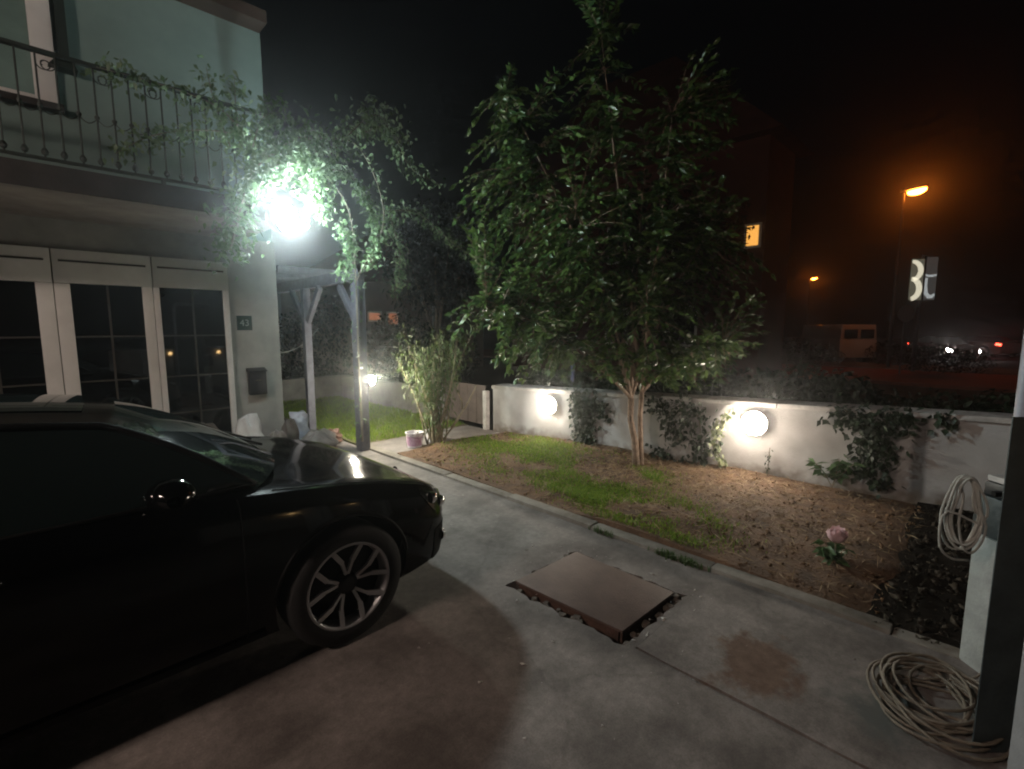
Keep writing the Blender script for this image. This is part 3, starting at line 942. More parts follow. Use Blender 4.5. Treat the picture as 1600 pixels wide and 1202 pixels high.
ys = np.linspace(5.62, -3.4, 10)
vs = []
for y in ys:
    x = wall_x(y)
    vs += [(x, y, -0.4), (x, y, wtop(y)), (x + 0.2, y, wtop(y)), (x + 0.2, y, -0.4)]
w = MB()
w.add(vs, [(i * 4 + k, i * 4 + k + 1, i * 4 + k + 5, i * 4 + k + 4) for i in range(len(ys) - 1) for k in range(3)] + [(0, 1, 2, 3), tuple(len(vs) - 4 + k for k in range(4))])
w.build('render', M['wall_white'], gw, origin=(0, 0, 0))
cy = 5.62
while cy > -3.2:
    y1 = cy - 0.998
    c_ = MB()
    cv = []
    for y in (cy, y1 + 0.006):
        x = wall_x(y)
        z = wtop(y) + 0.003
        cv += [(x - 0.035, y, z), (x - 0.035, y, z + 0.05), (x + 0.235, y, z + 0.06), (x + 0.235, y, z)]
    c_.add(cv, [(0, 1, 2, 3), (7, 6, 5, 4), (0, 4, 5, 1), (1, 5, 6, 2), (2, 6, 7, 3), (3, 7, 4, 0)])
    c_.build('coping_stone', M['coping'], gw, bevel=0.006)
    cy = y1
# end post, brown sheet gate and rear stretch of wall
tag(MB().box(5.06, 5.14, 5.64, 5.72, -0.3, 0.64).build('gate_post', M['coping'], bevel=0.008), 'pale stub post at the far end of the white wall', 'post')
bg = empty('side_gate', (5.2, 6.3, 0), label='brown sheet metal side gate at the end of the path', cat='gate')
for i in range(5):
    MB().box(5.19, 5.205, 5.80 + i * 0.22, 5.80 + i * 0.22 + 0.212, 0.06, 0.70).build('sheet', M['brown_sheet'], bg)
MB().box(5.206, 5.24, 5.79, 6.92, 0.12, 0.16).box(5.206, 5.24, 5.79, 6.92, 0.58, 0.62).build('frame', M['brown_sheet'], bg)
bw = MB().box(2.46, 5.4, 10.86, 11.06, -0.4, 0.50).box(5.2, 5.4, 6.93, 10.858, -0.4, 0.52)
tag(bw.build('rear_wall', M['wall_back'], bevel=0.01), 'low grey wall at the back of the lawn', 'wall')

# two bulkhead lamps under the coping
def bulkhead(u, v, lab, s=1.0):
    # where the sight line meets the wall face
    d = ray(u, v)
    t = 5.0
    for _ in range(40):
        p = d * t
        t += (wall_x(p.y) - 0.06 - p.x) / d.x * 0.8
    p = d * t + Vector((0, 0, EYE))
    x, y, z = wall_x(p.y), p.y, p.z
    e = empty('wall_lamp', (x, y, z), label=lab, cat='lamp', group='lamps on the garden wall')
    MB().lathe((x - 0.002, y, z), [(0.001, 0), (.07 * s, 0), (.07 * s, -.06), (.128 * s, -.075), (.131 * s, -.088)], 24, 'x').build('base', M['lamp_white'], e)
    MB().lathe((x - 0.085, y, z), [(.13 * s * math.cos(q_), -.11 * s * math.sin(q_)) for q_ in np.linspace(0, PI / 2 - .01, 9)], 24, 'x').build('globe', M['wall_lamp'], e, smooth=True)
    return e


bulkhead(861, 633, 'smaller looking bulkhead lamp glowing on the wall left of the tree', 0.9)
bulkhead(1180, 661, 'large bright bulkhead lamp glowing on the wall right of the tree', 1.0)

# ------------------------------------------------------------------ vegetation
def crown_points(n, fn_):
    out = []
    while len(out) < n:
        p = fn_()
        if p is not None:
            out.append(p)
    return out


def curve3(a, b, c, n):
    return [a * (1 - t) ** 2 + b * 2 * t * (1 - t) + c * t * t for t in np.linspace(0, 1, n)]


def build_tree():
    base = on_ground(995, 726, 0.03)
    t = empty('fruit_tree', base, label='young leafy tree with twin pale stems in front of the white wall', cat='tree')
    R0 = (base.x + base.y) * _S
    bx, by = base.x, base.y

    def P(u, v, dr=0.0):
        return at_r(u, v, R0 + dr)
    fork_a, fork_b = P(986, 622, -0.02), P(1003, 612, 0.03)
    tr = MB()
    tr.tube([base + Vector((0, 0, -0.1)), P(992, 690, -0.02), P(985, 655, -0.03), fork_a], [.048, .038, .035, .033], 10)
    tr.tube([base + Vector((0.035, -0.04, -0.1)), P(1001, 690, .02), P(1000, 650, .03), fork_b], [.036, .030, .028, .027], 10)
    # crown outline in the picture plane with depth: list of ellipsoids (u, v, ru, rv, rdepth, weight)
    lob = [(900, 470, 150, 95, 1.0, 1.25), (1050, 520, 125, 80, 0.9, 1.0), (830, 380, 95, 120, 0.9, 1.0), (980, 380, 150, 120, 1.1, 1.0),
           (785, 225, 55, 120, 0.6, 1.05), (900, 200, 110, 120, 0.9, 0.36), (1030, 220, 110, 110, 0.9, 0.38), (1100, 340, 80, 100, 0.7, 0.42),
           (940, 50, 60, 100, 0.5, 0.40), (1115, 150, 50, 100, 0.4, 0.55), (780, 540, 75, 45, 0.5, 0.5), (740, 500, 55, 40, 0.4, 0.35), (800, 140, 30, 60, .3, .5), (1165, 440, 50, 90, .4, .5), (740, 330, 40, 90, .4, .6)]
    lob += [(870, 552, 95, 40, .7, 1.3), (985, 570, 85, 32, .7, 1.1), (1075, 572, 80, 32, .6, 1.3), (1130, 545, 60, 45, .5, .8), (800, 470, 70, 80, .6, .7)]
    wts = np.array([l[5] * l[2] * l[3] for l in lob])
    wts = wts / wts.sum()
    limbs = []
    for k in range(11):
        a = fork_a if k % 2 == 0 else fork_b
        tgt = [P(760, 470, -.3), P(830, 260, .1), P(900, 330, -.5), P(940, 60, .1), P(1010, 240, .4), P(1050, 180, -.1), P(1110, 360, .2), P(1130, 540, -.3), P(860, 530, .4), P(1010, 480, -.6), P(790, 150, 0)][k]
        mid = a.lerp(tgt, 0.45) + Vector((random.uniform(-.1, .1), random.uniform(-.1, .1), 0.25))
        path = curve3(a, mid, tgt, 12)
        tr.tube(path, [0.024 * (1 - 0.85 * i / 11) for i in range(12)], 6)
        limbs += path[3:]
    lp, ld = [], []
    twig = MB()
    for _ in range(1250):
        i = RNG.choice(len(lob), p=wts)
        u0, v0, ru, rv, rd, _w = lob[i]
        q = RNG.normal(size=3)
        q = q / np.linalg.norm(q) * (RNG.random() ** 0.45)
        c = P(u0 + q[0] * ru, v0 + q[1] * rv, q[2] * rd)
        near = min(limbs, key=lambda s: (s - c).length)
        dv = c - near
        ln = min(0.55, dv.length)
        st = c - dv.normalized() * max(ln, 0.25)
        sag = Vector((0, 0, -0.10 * random.random()))
        mid = st.lerp(c, 0.5) + Vector((0, 0, 0.06))
        path = curve3(st, mid, c + sag, 9)
        twig.tube(path, [0.005 * (1 - 0.75 * j / 8) for j in range(9)], 3, cap=False)
        if random.random() < 0.35:
            twig.tube([near, near.lerp(st, .5) + Vector((0, 0, .04)), st], [.008, .006, .005], 4, cap=False)
        dirv = (path[-1] - path[0]).normalized()
        side = dirv.cross(Vector((0, 0, 1))).normalized()
        for j in range(1, 9):
            for s_ in (-1, 1):
                if random.random() < 0.93:
                    lp.append(path[j] + Vector((random.uniform(-.01, .01),) * 3))
                    ld.append(dirv * random.uniform(.25, .8) + side * s_ * random.uniform(.5, 1.0) + Vector((0, 0, random.uniform(-.5, .35))))
        lp.append(path[-1]); ld.append(dirv + Vector((0, 0, -.4)))
    trunk = tr.build('trunk', M['bark'], t, smooth=True)
    twig.build('twig_work', M['bark'], trunk)['kind'] = 'stuff'
    V, F = leaf_arrays([tuple(p) for p in lp], [tuple(d) for d in ld], 0.092, 0.043, droop=0.10)
    fast_mesh('crown', V, F, M['leaf'], t)
    return t


build_tree()


def build_shrub():
    base = on_ground(683, 694, 0.03)
    t = empty('climbing_shrub', base, label='bushy many stemmed shrub beside the white bucket', cat='shrub')
    R0 = (base.x + base.y) * _S
    st = MB()
    lp, ld = [], []
    for k in range(26):
        b = base + Vector((random.uniform(-.1, .1), random.uniform(-.1, .1), -0.03))
        u = random.gauss(685, 30)
        top = at_r(u, random.uniform(515, 600), R0 + random.uniform(-.35, .35))
        mid = b.lerp(top, 0.5) + Vector((random.uniform(-.12, .12), random.uniform(-.12, .12), 0.1))
        path = curve3(b, mid, top, 10)
        st.tube(path, [0.013 * (1 - 0.75 * i / 9) for i in range(10)], 5, cap=False)
        for j in range(2, 10):
            for s in range(14 if j > 4 else 5):
                lp.append(path[j] + Vector([random.gauss(0, .06) for _ in range(3)]))
                ld.append(Vector((random.gauss(0, 1), random.gauss(0, 1), random.gauss(-.9, .6))))
    for (u1, v1, u2, v2) in ((705, 668, 745, 602), (722, 640, 715, 612), (690, 690, 730, 630)):
        st.tube([at_r(u1, v1, R0), at_r((u1 + u2) / 2 + 3, (v1 + v2) / 2, R0), at_r(u2, v2, R0 - .05)], [.014, .011, .008], 5)
    st.build('stem', M['twig'], t, smooth=True)
    V, F = leaf_arrays([tuple(p) for p in lp], [tuple(d) for d in ld], 0.075, 0.020, droop=0.3)
    fast_mesh('foliage', V, F, M['shrub_leaf'], t)


build_shrub()


def strand(path, n, spread, lp, ld, droop=-0.6):
    m = len(path) - 1
    for _ in range(n):
        s = random.random() * m
        i = min(int(s), m - 1)
        p = path[i].lerp(path[i + 1], s - i)
        q = p + Vector([random.gauss(0, spread) for _ in range(3)])
        v0 = FL - Vector((0, 0, EYE))
        k = (q - Vector((0, 0, EYE))).dot(v0) / v0.length_squared
        if (q - FL).length < .24 or (k < 1.03 and ((q - Vector((0, 0, EYE))) - v0 * k).length < .20):
            continue
        lp.append(q)
        ld.append(Vector((random.gauss(0, 1), random.gauss(0, 1), random.gauss(droop, .6))))


def smooth_path(pts, n=24):
    pts = [Vector(p) for p in pts]
    if len(pts) < 3:
        return [pts[0].lerp(pts[-1], t) for t in np.linspace(0, 1, n)]
    out = []
    ext = [pts[0] * 2 - pts[1]] + pts + [pts[-1] * 2 - pts[-2]]
    seg = len(pts) - 1
    for k in range(n):
        s = k / (n - 1) * seg
        i = min(int(s), seg - 1)
        t = s - i
        a, b, c, d = ext[i:i + 4]
        out.append(0.5 * ((2 * b) + (c - a) * t + (2 * a - 5 * b + 4 * c - d) * t * t + (3 * b - a - 3 * c + d) * t ** 3))
    return out


def build_vine():
    base = Vector((3.02, 5.78, 0.0))
    t = empty('climbing_vine', base, label='pale green climbing vine arching over the balcony corner and pergola around the flood lamp', cat='vine')
    st = MB()
    lp, ld = [], []

    def vine(px, n, spread, r=0.01, leaves=True):
        path = smooth_path([on_y(u, v, Y) for u, v, Y in px])
        st.tube(path, [r * (1 - .6 * i / (len(path) - 1)) for i in range(len(path))], 5, cap=False)
        if n:
            strand(path, n, spread, lp, ld)
    # main stems up the near post and along the beam
    vine([(566, 690, 5.78), (560, 560, 5.8), (556, 440, 5.8), (545, 330, 5.75), (500, 262, 5.7)], 60, .05, .018)
    vine([(556, 440, 5.8), (600, 340, 5.95), (560, 230, 5.9), (480, 215, 5.7)], 240, .09, .014)
    # arching shoots
    vine([(500, 262, 5.25), (548, 275, 5.25), (580, 325, 5.3), (588, 370, 5.3), (578, 415, 5.3)], 520, .040, .009)
    vine([(532, 345, 5.45), (543, 370, 5.45), (546, 400, 5.5), (535, 432, 5.5)], 330, .05, .008)
    vine([(600, 330, 6.2), (650, 332, 6.3), (690, 365, 6.4), (735, 400, 6.4), (770, 420, 6.4)], 380, .07, .009)
    vine([(610, 340, 6.3), (625, 400, 6.3), (620, 455, 6.3)], 260, .06, .008)
    vine([(500, 262, 5.25), (540, 215, 5.3), (590, 180, 5.3), (625, 230, 5.35)], 460, .10, .009)
    vine([(560, 210, 5.8), (610, 200, 5.8), (640, 260, 5.9), (690, 290, 6.0)], 220, .09, .009)
    # the thick mat over the corner, above the lamp
    vine([(360, 390, 5.2), (375, 330, 5.15), (395, 270, 5.1), (440, 235, 5.1), (490, 240, 5.15)], 1000, .11, .012)
    vine([(400, 300, 5.1), (425, 262, 5.05), (475, 255, 5.1), (500, 290, 5.15), (497, 330, 5.2)], 900, .08, .010)
    vine([(395, 230, 5.2), (410, 185, 5.2), (440, 175, 5.2)], 300, .09, .008)
    vine([(430, 235, 5.1), (480, 215, 5.15), (505, 265, 5.2)], 600, .10, .010)
    # along the balcony rail
    vine([(400, 235, 5.45), (350, 175, 5.46), (290, 145, 5.46), (215, 122, 5.46), (150, 105, 5.46)], 300, .05, .009)
    vine([(395, 215, 5.5), (340, 205, 5.48), (280, 205, 5.48), (230, 215, 5.46), (180, 240, 5.46)], 320, .06, .009)
    vine([(360, 230, 5.5), (335, 160, 5.5), (322, 105, 5.5)], 110, .05, .007)
    vine([(375, 230, 5.5), (368, 160, 5.5), (366, 120, 5.5)], 90, .05, .007)
    vine([(380, 300, 5.35), (360, 350, 5.35), (352, 398, 5.35)], 160, .05, .007)
    st.build('stem', M['vine_wood'], t, smooth=True)
    V, F = leaf_arrays([tuple(p) for p in lp], [tuple(d) for d in ld], 0.06, 0.036, droop=0.2)
    fast_mesh('foliage', V, F, M['vine_leaf'], t)


build_vine()


def on_wall(u, v, off=0.04):
    d = ray(u, v)
    t = 5.0
    for _ in range(40):
        p = d * t
        t += (wall_x(p.y) - off - p.x) / d.x * 0.8
    return d * t + Vector((0, 0, EYE))


def ivy(lab, strands, mat_, size=(0.06, 0.05), name='hanging_ivy', cat='ivy', grp='ivy on the garden wall'):
    p0 = on_wall(*strands[0][0][0])
    t = empty(name, p0, label=lab, cat=cat, group=grp)
    st = MB()
    lp, ld = [], []
    for px, n, spread in strands:
        path = smooth_path([on_wall(u, v) for u, v in px], 12)
        st.tube(path, 0.006, 5, cap=False)
        m = len(path) - 1
        for _ in range(n):
            s = random.random() * m
            i = min(int(s), m - 1)
            p = path[i].lerp(path[i + 1], s - i)
            q = p + Vector((-abs(random.gauss(0, .03)), random.gauss(0, spread), random.gauss(0, spread * .7)))
            q.x = min(q.x, wall_x(q.y) - 0.012) if q.z < wtop(q.y) + .06 else q.x
            lp.append(q)
            ld.append(Vector((random.gauss(-.6, .4), random.gauss(0, .8), random.gauss(-.7, .5))))
    st.build('stem', M['vine_wood'], t)
    V, F = leaf_arrays([tuple(p) for p in lp], [tuple(d) for d in ld], size[0], size[1], droop=0.15)
    fast_mesh('foliage', V, F, mat_, t)
    return t


ivy('large dark ivy clump spilling over the wall above the small green plant',
    [([(1320, 640), (1350, 665), (1400, 660)], 230, .10), ([(1355, 650), (1362, 700), (1358, 745)], 260, .075), ([(1375, 660), (1378, 700), (1375, 765)], 120, .055), ([(1400, 645), (1420, 655)], 70, .06), ([(1470, 645), (1475, 665)], 40, .05)], M['ivy_leaf'])
ivy('dark ivy patch on the wall just right of the tree stems',
    [([(1020, 625), (1050, 650), (1060, 690)], 200, .09), ([(1060, 625), (1090, 650), (1095, 700)], 200, .10), ([(1030, 700), (1050, 725), (1075, 725)], 170, .07), ([(1095, 690), (1105, 735)], 70, .05)], M['ivy_leaf'])
ivy('pale leafed ivy strand hanging left of the large wall lamp',
    [([(1143, 640), (1124, 665), (1120, 700), (1132, 728)], 130, .032)], M['pale_ivy'], (0.06, 0.05))
ivy('dark ivy column covering the wall right of the smaller wall lamp',
    [([(905, 610), (908, 660), (905, 712)], 420, .085), ([(920, 612), (922, 660), (915, 700)], 320, .075), ([(935, 625), (945, 650)], 60, .06)], M['ivy_leaf'])
ivy('thin dark creeper stalk low on the wall beneath the large lamp', [([(1203, 700), (1201, 722), (1199, 745)], 22, .012)], M['ivy_leaf'], (0.03, 0.02))


def herb(name, lab, cat, base, n, h, spread, size, mat_, grp=None, stems=5):
    t = empty(name, base, label=lab, cat=cat, group=grp)
    st = MB()
    lp, ld = [], []
    for k in range(stems):
        a = random.random() * 6.28
        top = base + Vector((math.cos(a) * spread, math.sin(a) * spread, h * random.uniform(.7, 1.05)))
        path = curve3(base, base.lerp(top, .5) + Vector((0, 0, h * .15)), top, 7)
        st.tube(path, 0.004, 4, cap=False)
        for _ in range(n // stems):
            p = path[random.randint(2, 6)]
            lp.append(p)
            b = random.random() * 6.28
            ld.append(Vector((math.cos(b), math.sin(b), random.uniform(-.4, .5))))
    st.build('stem', M['twig'], t)
    V, F = leaf_arrays([tuple(p) for p in lp], [tuple(d) for d in ld], size, size * .6, droop=.2)
    fast_mesh('foliage', V, F, mat_, t)
    return t


herb('garden_plant', 'small broad leafed green plant at the foot of the white wall', 'plant', on_ground(1300, 762, .04), 70, .33, .16, .11, M['plant_leaf'])
herb('garden_plant', 'low leafy sprig under the hanging ivy at the wall foot', 'plant', on_ground(1372, 770, .04), 26, .14, .12, .07, M['ivy_leaf'])

# pink peony with cupped petals over dark leaves
pb = on_ground(1303, 880, .04)
peony = herb('peony', 'single pink peony bloom over dark leaves near the kerb', 'flower', pb, 60, .13, .09, .085, M['plant_leaf'], stems=6)
pc = pb + Vector((0, 0, .15))
MB().tube([pb, pb + Vector((0.01, 0, .09)), pc], .005, 5).build('flower_stem', M['twig'], peony)
flower = empty('flower', pc, parent=peony)
for ring, (n, rr, tilt, ln) in enumerate(((9, .018, 1.05, .095), (9, .014, .72, .095), (7, .008, .42, .09), (5, .004, .15, .08))):
    for k in range(n):
        a = 2 * PI * k / n + ring * .4 + random.uniform(-.2, .2)
        ln_, tl_ = ln * random.uniform(.72, 1.15), tilt * random.uniform(.75, 1.2)
        dx = Vector((math.cos(a), math.sin(a), 0))
        sx = Vector((-math.sin(a), math.cos(a), 0))
        rows = []
        for i in range(4):
            f_ = i / 3
            ang = tl_ * (1 - .45 * f_)
            c = pc + dx * (rr + ln_ * f_ * math.sin(ang)) + Vector((0, 0, ln_ * f_ * math.cos(ang) * .9))
            wv = .036 * math.sin(PI * (0.2 + .62 * f_))
            rows.append([c + sx * (wv * s) + Vector((0, 0, .012 * s * s + random.uniform(-.006, .006) * f_)) + dx * (-.012 * s * s + random.uniform(-.006, .006) * f_) for s in (-1, -.33, .33, 1)])
        MB().grid(rows).build('petal', M['petal'], flower, smooth=True)

# hedge and trees beyond the wall
def leaf_mass(name, lab, cat, lobes, n, size, mat_, trunk=None, grp=None):
    base = Vector(lobes[0][0])
    base.z = -0.3
    t = empty(name, base, label=lab, cat=cat, group=grp)
    lp, ld = [], []
    w = np.array([l[1][0] * l[1][1] * l[1][2] for l in lobes])
    w = w / w.sum()
    for i in RNG.choice(len(lobes), size=n, p=w):
        c, r = lobes[i]
        q = RNG.normal(size=3)
        q = q / np.linalg.norm(q) * RNG.random() ** 0.3
        lp.append((c[0] + q[0] * r[0], c[1] + q[1] * r[1], c[2] + q[2] * r[2]))
        ld.append((RNG.normal(), RNG.normal(), RNG.normal() - .3))
    tb = MB()
    if trunk:
        tb.tube([(base.x, base.y, -0.35), (base.x + .05, base.y, trunk * .5), (base.x, base.y + .05, trunk)], [.16, .12, .06], 8)
        for c, r in lobes:
            tb.tube([(base.x, base.y, trunk * .6), tuple(c)], [.06, .02], 5)
        tb.build('trunk', M['bark'], t, smooth=True)
    else:
        for c, r in lobes[::2]:
            tb.tube([(c[0], c[1], -.32), (c[0], c[1], c[2])], [.03, .015], 5)
        tb.build('stem', M['twig'], t)
    V, F = leaf_arrays(lp, ld, size, size * .55)
    fast_mesh('crown' if trunk else 'foliage', V, F, mat_, t)
    return t


hl = [((wall_x(y) + 0.75 + random.uniform(-.1, .1), y, 0.48 + random.uniform(-.05, .08) + (0.0 if y < .9 else 0.18 if y < 2.6 else -0.1)), (0.45, 0.45, 0.52)) for y in np.arange(5.4, -3.2, -0.42)]
leaf_mass('hedge', 'dark clipped hedge running behind the white garden wall', 'hedge', hl, 26000, .085, M['ivy_leaf'])
far = [
    ('round dark bush standing beyond the rear wall by the house', [((4.2, 12.3, .9), (1.1, .9, 1.1)), ((5.6, 12.6, 1.3), (1.0, .9, 1.3))], 2600),
    ('ragged orange lit bush beyond the rear wall behind the shrub', [((7.3, 11.6, 1.0), (1.1, 1.0, 1.1)), ((8.3, 10.8, .8), (.9, .9, .9))], 2600),
]
for lab, lb, n in far:
    leaf_mass('background_bush', lab, 'bush', lb, n, .11, M['far_leaf'], grp='bushes beyond the rear wall')
for lab, R, u, v, s, tr in (
        ('tall dark tree rising behind the vine and pergola', 15.0, 680, 400, 1.7, 1.8),
        ('broad dark tree behind the crown of the young tree', 15.0, 1010, 420, 2.2, 2.0)):
    c = at_r(u, v, R)
    lb = [((c.x, c.y, c.z), (s, s, s))] + [((c.x + random.uniform(-1, 1) * s * .7, c.y + random.uniform(-1, 1) * s * .7, c.z + random.uniform(-.6, .8) * s), (s * .6,) * 3) for _ in range(5)]
    leaf_mass('background_tree', lab, 'tree', lb, 4200, .16, M['far_leaf'], tr, 'dark trees behind the garden')
for lab, R, u, s in (('low roadside bush left of the white van', 24, 1240, 1.1), ('low roadside bush right of the white van', 24, 1400, 1.0), ('low roadside bush under the advertising panel', 20, 1465, .9)):
    c = at_r(u, 548, R)
    leaf_mass('roadside_bush', lab, 'bush', [((c.x, c.y, .25), (s * 1.3, s * 1.3, s * .75)), ((c.x + .9, c.y - .9, .2), (s, s, s * .6))], 1500, .12, M['far_leaf'], grp='bushes along the road')

# ------------------------------------------------------------------ grass, straw and clods (uncountable)
def scatter(n, fn_):
    out = []
    while len(out) < n:
        p = fn_()
        if p is not None:
            out.append(p)
    return np.array(out)


def lawn_pt():
    x, y = random.uniform(KX + .05, 5.1), random.uniform(6.2, 10.8)
    if random.random() > 1.15 - (y - 6.2) / 9:
        return None
    return (x, y, .02 + lawn_h(x, y))


V, F = blade_arrays(scatter(15000, lawn_pt), .045, .009)
tag(fast_mesh('lawn_grass', V, F, M['grass']), 'bright green lawn grass beyond the pergola posts', 'grass', kind='stuff')

patches = [((760, 690), (880, 700), .55, 1.0), ((800, 720), (900, 735), .35, .5), ((880, 760), (990, 790), .28, .55), ((960, 770), (1060, 820), .28, .6), ((1010, 800), (1060, 830), .2, .6), ((1000, 740), (1010, 745), .2, .2)]
centers = []
for (a, b, r, w_) in patches:
    g0, g1 = on_ground(*a, .04), on_ground(*b, .04)
    for t in np.linspace(0, 1, 6):
        centers.append((g0.lerp(g1, t), r, w_))


def lumpy(x, y):
    return math.sin(5.1 * x + 2.3 * y) + math.sin(3.7 * y - 4.4 * x + 1.3) + .7 * math.sin(11.3 * x + 1.7) * math.sin(9.1 * y + .4)


def patch_pt():
    c, r, w_ = random.choice(centers)
    if random.random() > w_ + .15:
        return None
    x, y = c.x + random.gauss(0, r * .75), c.y + random.gauss(0, r * .75)
    if x < KX + .14 or x > wall_x(y) - .05 or y < .9 or y > 5.3:
        return None
    if lumpy(x, y) + random.gauss(0, .6) < (-.9 if y > 3.8 else .15):
        return None
    return (x, y, .033 + bed_h(x, y))


V, F = blade_arrays(scatter(20000, patch_pt), .028, .008, .9)
tag(fast_mesh('bed_grass', V, F, M['grass']), 'patchy green grass in the garden bed around the young tree', 'grass', kind='stuff')


def bed_pt():
    x, y = random.uniform(KX + .14, 5.85), random.uniform(.36, 5.3)
    if x > wall_x(y) - .04:
        return None
    return (x, y, .035 + bed_h(x, y))


def straw_pt():
    p = bed_pt()
    if p is None:
        return None
    d = math.hypot(p[0] - 4.9, p[1] - 2.2)
    return p if random.random() < math.exp(-d * d / 1.4) * 0.95 + .10 else None


ps = scatter(6500, straw_pt)
ps[:, 2] += .006
D = RNG.normal(size=(len(ps), 3)) * np.array([1, 1, .22])
V, F = leaf_arrays(ps, D, .09, .006, droop=0.0, fold=.1)
tag(fast_mesh('dry_straw', V, F, M['straw']), 'dry straw and clippings scattered on the brown soil', 'straw', kind='stuff')
ps = scatter(5200, bed_pt)
a = RNG.normal(size=(len(ps), 4, 3)) * .008 * (0.4 + 1.3 * RNG.random((len(ps), 1, 1)) ** 2)
V = (ps[:, None, :] + a + np.array([0, 0, .004])).reshape(-1, 3)
b = np.arange(len(ps))[:, None] * 4
F = np.concatenate([b + np.array(q) for q in ((0, 1, 2), (0, 2, 3), (0, 3, 1), (1, 3, 2))])
tag(fast_mesh('soil_clods', V, F, M['clod']), 'crumbly soil clods over the garden bed', 'soil', kind='stuff')

def strip_pt():
    x, y = random.uniform(KX + .04, 5.95), random.uniform(-1.2, .36)
    return (x, y, .022 + random.uniform(-.004, .008)) if x < wall_x(y) - .04 else None


ps = scatter(2600, strip_pt)
a = RNG.normal(size=(len(ps), 4, 3)) * .013 * (0.4 + 1.4 * RNG.random((len(ps), 1, 1)) ** 2)
V = (ps[:, None, :] + a).reshape(-1, 3)
b = np.arange(len(ps))[:, None] * 4
F = np.concatenate([b + np.array(q) for q in ((0, 1, 2), (0, 2, 3), (0, 3, 1), (1, 3, 2))])
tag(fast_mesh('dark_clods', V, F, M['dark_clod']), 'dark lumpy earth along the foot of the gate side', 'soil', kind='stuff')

# weeds along the kerb, each a tuft
for i, (u, v, n, lab) in enumerate(((938, 836, 60, 'tiny weed tuft at the kerb, nearest the tree'), (1043, 868, 110, 'weed tuft at the kerb behind the hatch'), (1082, 880, 130, 'fuller weed tuft at the kerb right of the hatch'))):
    p = on_ground(u, v, 0.0)
    pts = np.array([(KX - .012 + random.gauss(0, .012), p.y + random.gauss(0, .05), .003) for _ in range(n)])
    V, F = blade_arrays(pts, .05, .008, 1.0)
    V[:, 0] = np.minimum(V[:, 0], KX - .002)
    tag(fast_mesh('weed_tuft', V, F, M['weed']), lab, 'weed', 'weeds along the kerb')

# ------------------------------------------------------------------ hatch in the driveway
ht = empty('hatch', (2.4, 1.67, 0), label='brown steel hatch cover on its frame in the driveway', cat='hatch')
hv = [(2.10, 2.07), (2.135, 1.30), (2.69, 1.285), (2.70, 2.045)]
MB().prism(hv, 0.014, 0.030).build('cover', M['rust_plate'], ht, bevel=0.004)
fr = MB()
for i in range(4):
    a_, b_ = Vector((*hv[i], 0)), Vector((*hv[(i + 1) % 4], 0))
    c_ = Vector((2.4, 1.67, 0))
    a2, b2 = a_.lerp(c_, .07), b_.lerp(c_, .07)
    fr.bar(a2 + Vector((0, 0, -.038)), b2 + Vector((0, 0, -.038)), .03, .10)
fr.build('frame', M['rust_edge'], ht)
rb = random.Random(21)
rub = empty('hatch_rubble', (2.4, 1.67, -.07), label='broken concrete lumps around the rim of the hatch', cat='rubble')
for i in range(34):
    s = rb.random() * 4
    k = int(s)
    a_, b_ = Vector((*hv[k], 0)), Vector((*hv[(k + 1) % 4], 0))
    c_ = Vector((2.41, 1.68, 0))
    p = a_.lerp(b_, s - k)
    p = p + (p - c_).normalized() * rb.uniform(.015, .055)
    r = rb.uniform(.014, .034)
    q = MB()
    vs = []
    for z, rr in ((-.8, .6), (-.1, 1.0), (.55, .7)):
        for j in range(6):
            an = j * PI / 3 + rb.uniform(-.2, .2)
            vs.append(p + Vector((math.cos(an) * r * rr * rb.uniform(.75, 1.25), math.sin(an) * r * rr * rb.uniform(.75, 1.25), z * r - .016)))
    q.add(vs, [(i2 * 6 + j, i2 * 6 + (j + 1) % 6, i2 * 6 + 6 + (j + 1) % 6, i2 * 6 + 6 + j) for i2 in range(2) for j in range(6)] + [tuple(range(5, -1, -1)), tuple(range(12, 18))])
    q.build('lump', M['rubble'], rub, origin=p)
pts = []
for _ in range(45):
    s = random.random() * 4
    k = int(s)
    a_, b_ = Vector((*hv[k], 0)), Vector((*hv[(k + 1) % 4], 0))
    p = a_.lerp(b_, s - k)
    p = p + (p - Vector((2.41, 1.68, 0))).normalized() * abs(random.gauss(.08, .09))
    pts.append((p.x, p.y, .008))
for _ in range(120):
    pts.append((random.uniform(1.2, 3.1), random.uniform(.3, 4.6), .006))
ps = np.array(pts)
a = RNG.normal(size=(len(ps), 4, 3)) * np.array([.008, .008, .003]) * (.3 + RNG.random((len(ps), 1, 1)) ** 3 * 1.3)
V = (ps[:, None, :] + a).reshape(-1, 3)
b = np.arange(len(ps))[:, None] * 4
F = np.concatenate([b + np.array(q) for q in ((0, 1, 2), (0, 2, 3), (0, 3, 1), (1, 3, 2))])
tag(fast_mesh('grit', V, F, M['chip']), 'pale grit and chips strewn on the driveway', 'grit', kind='stuff')

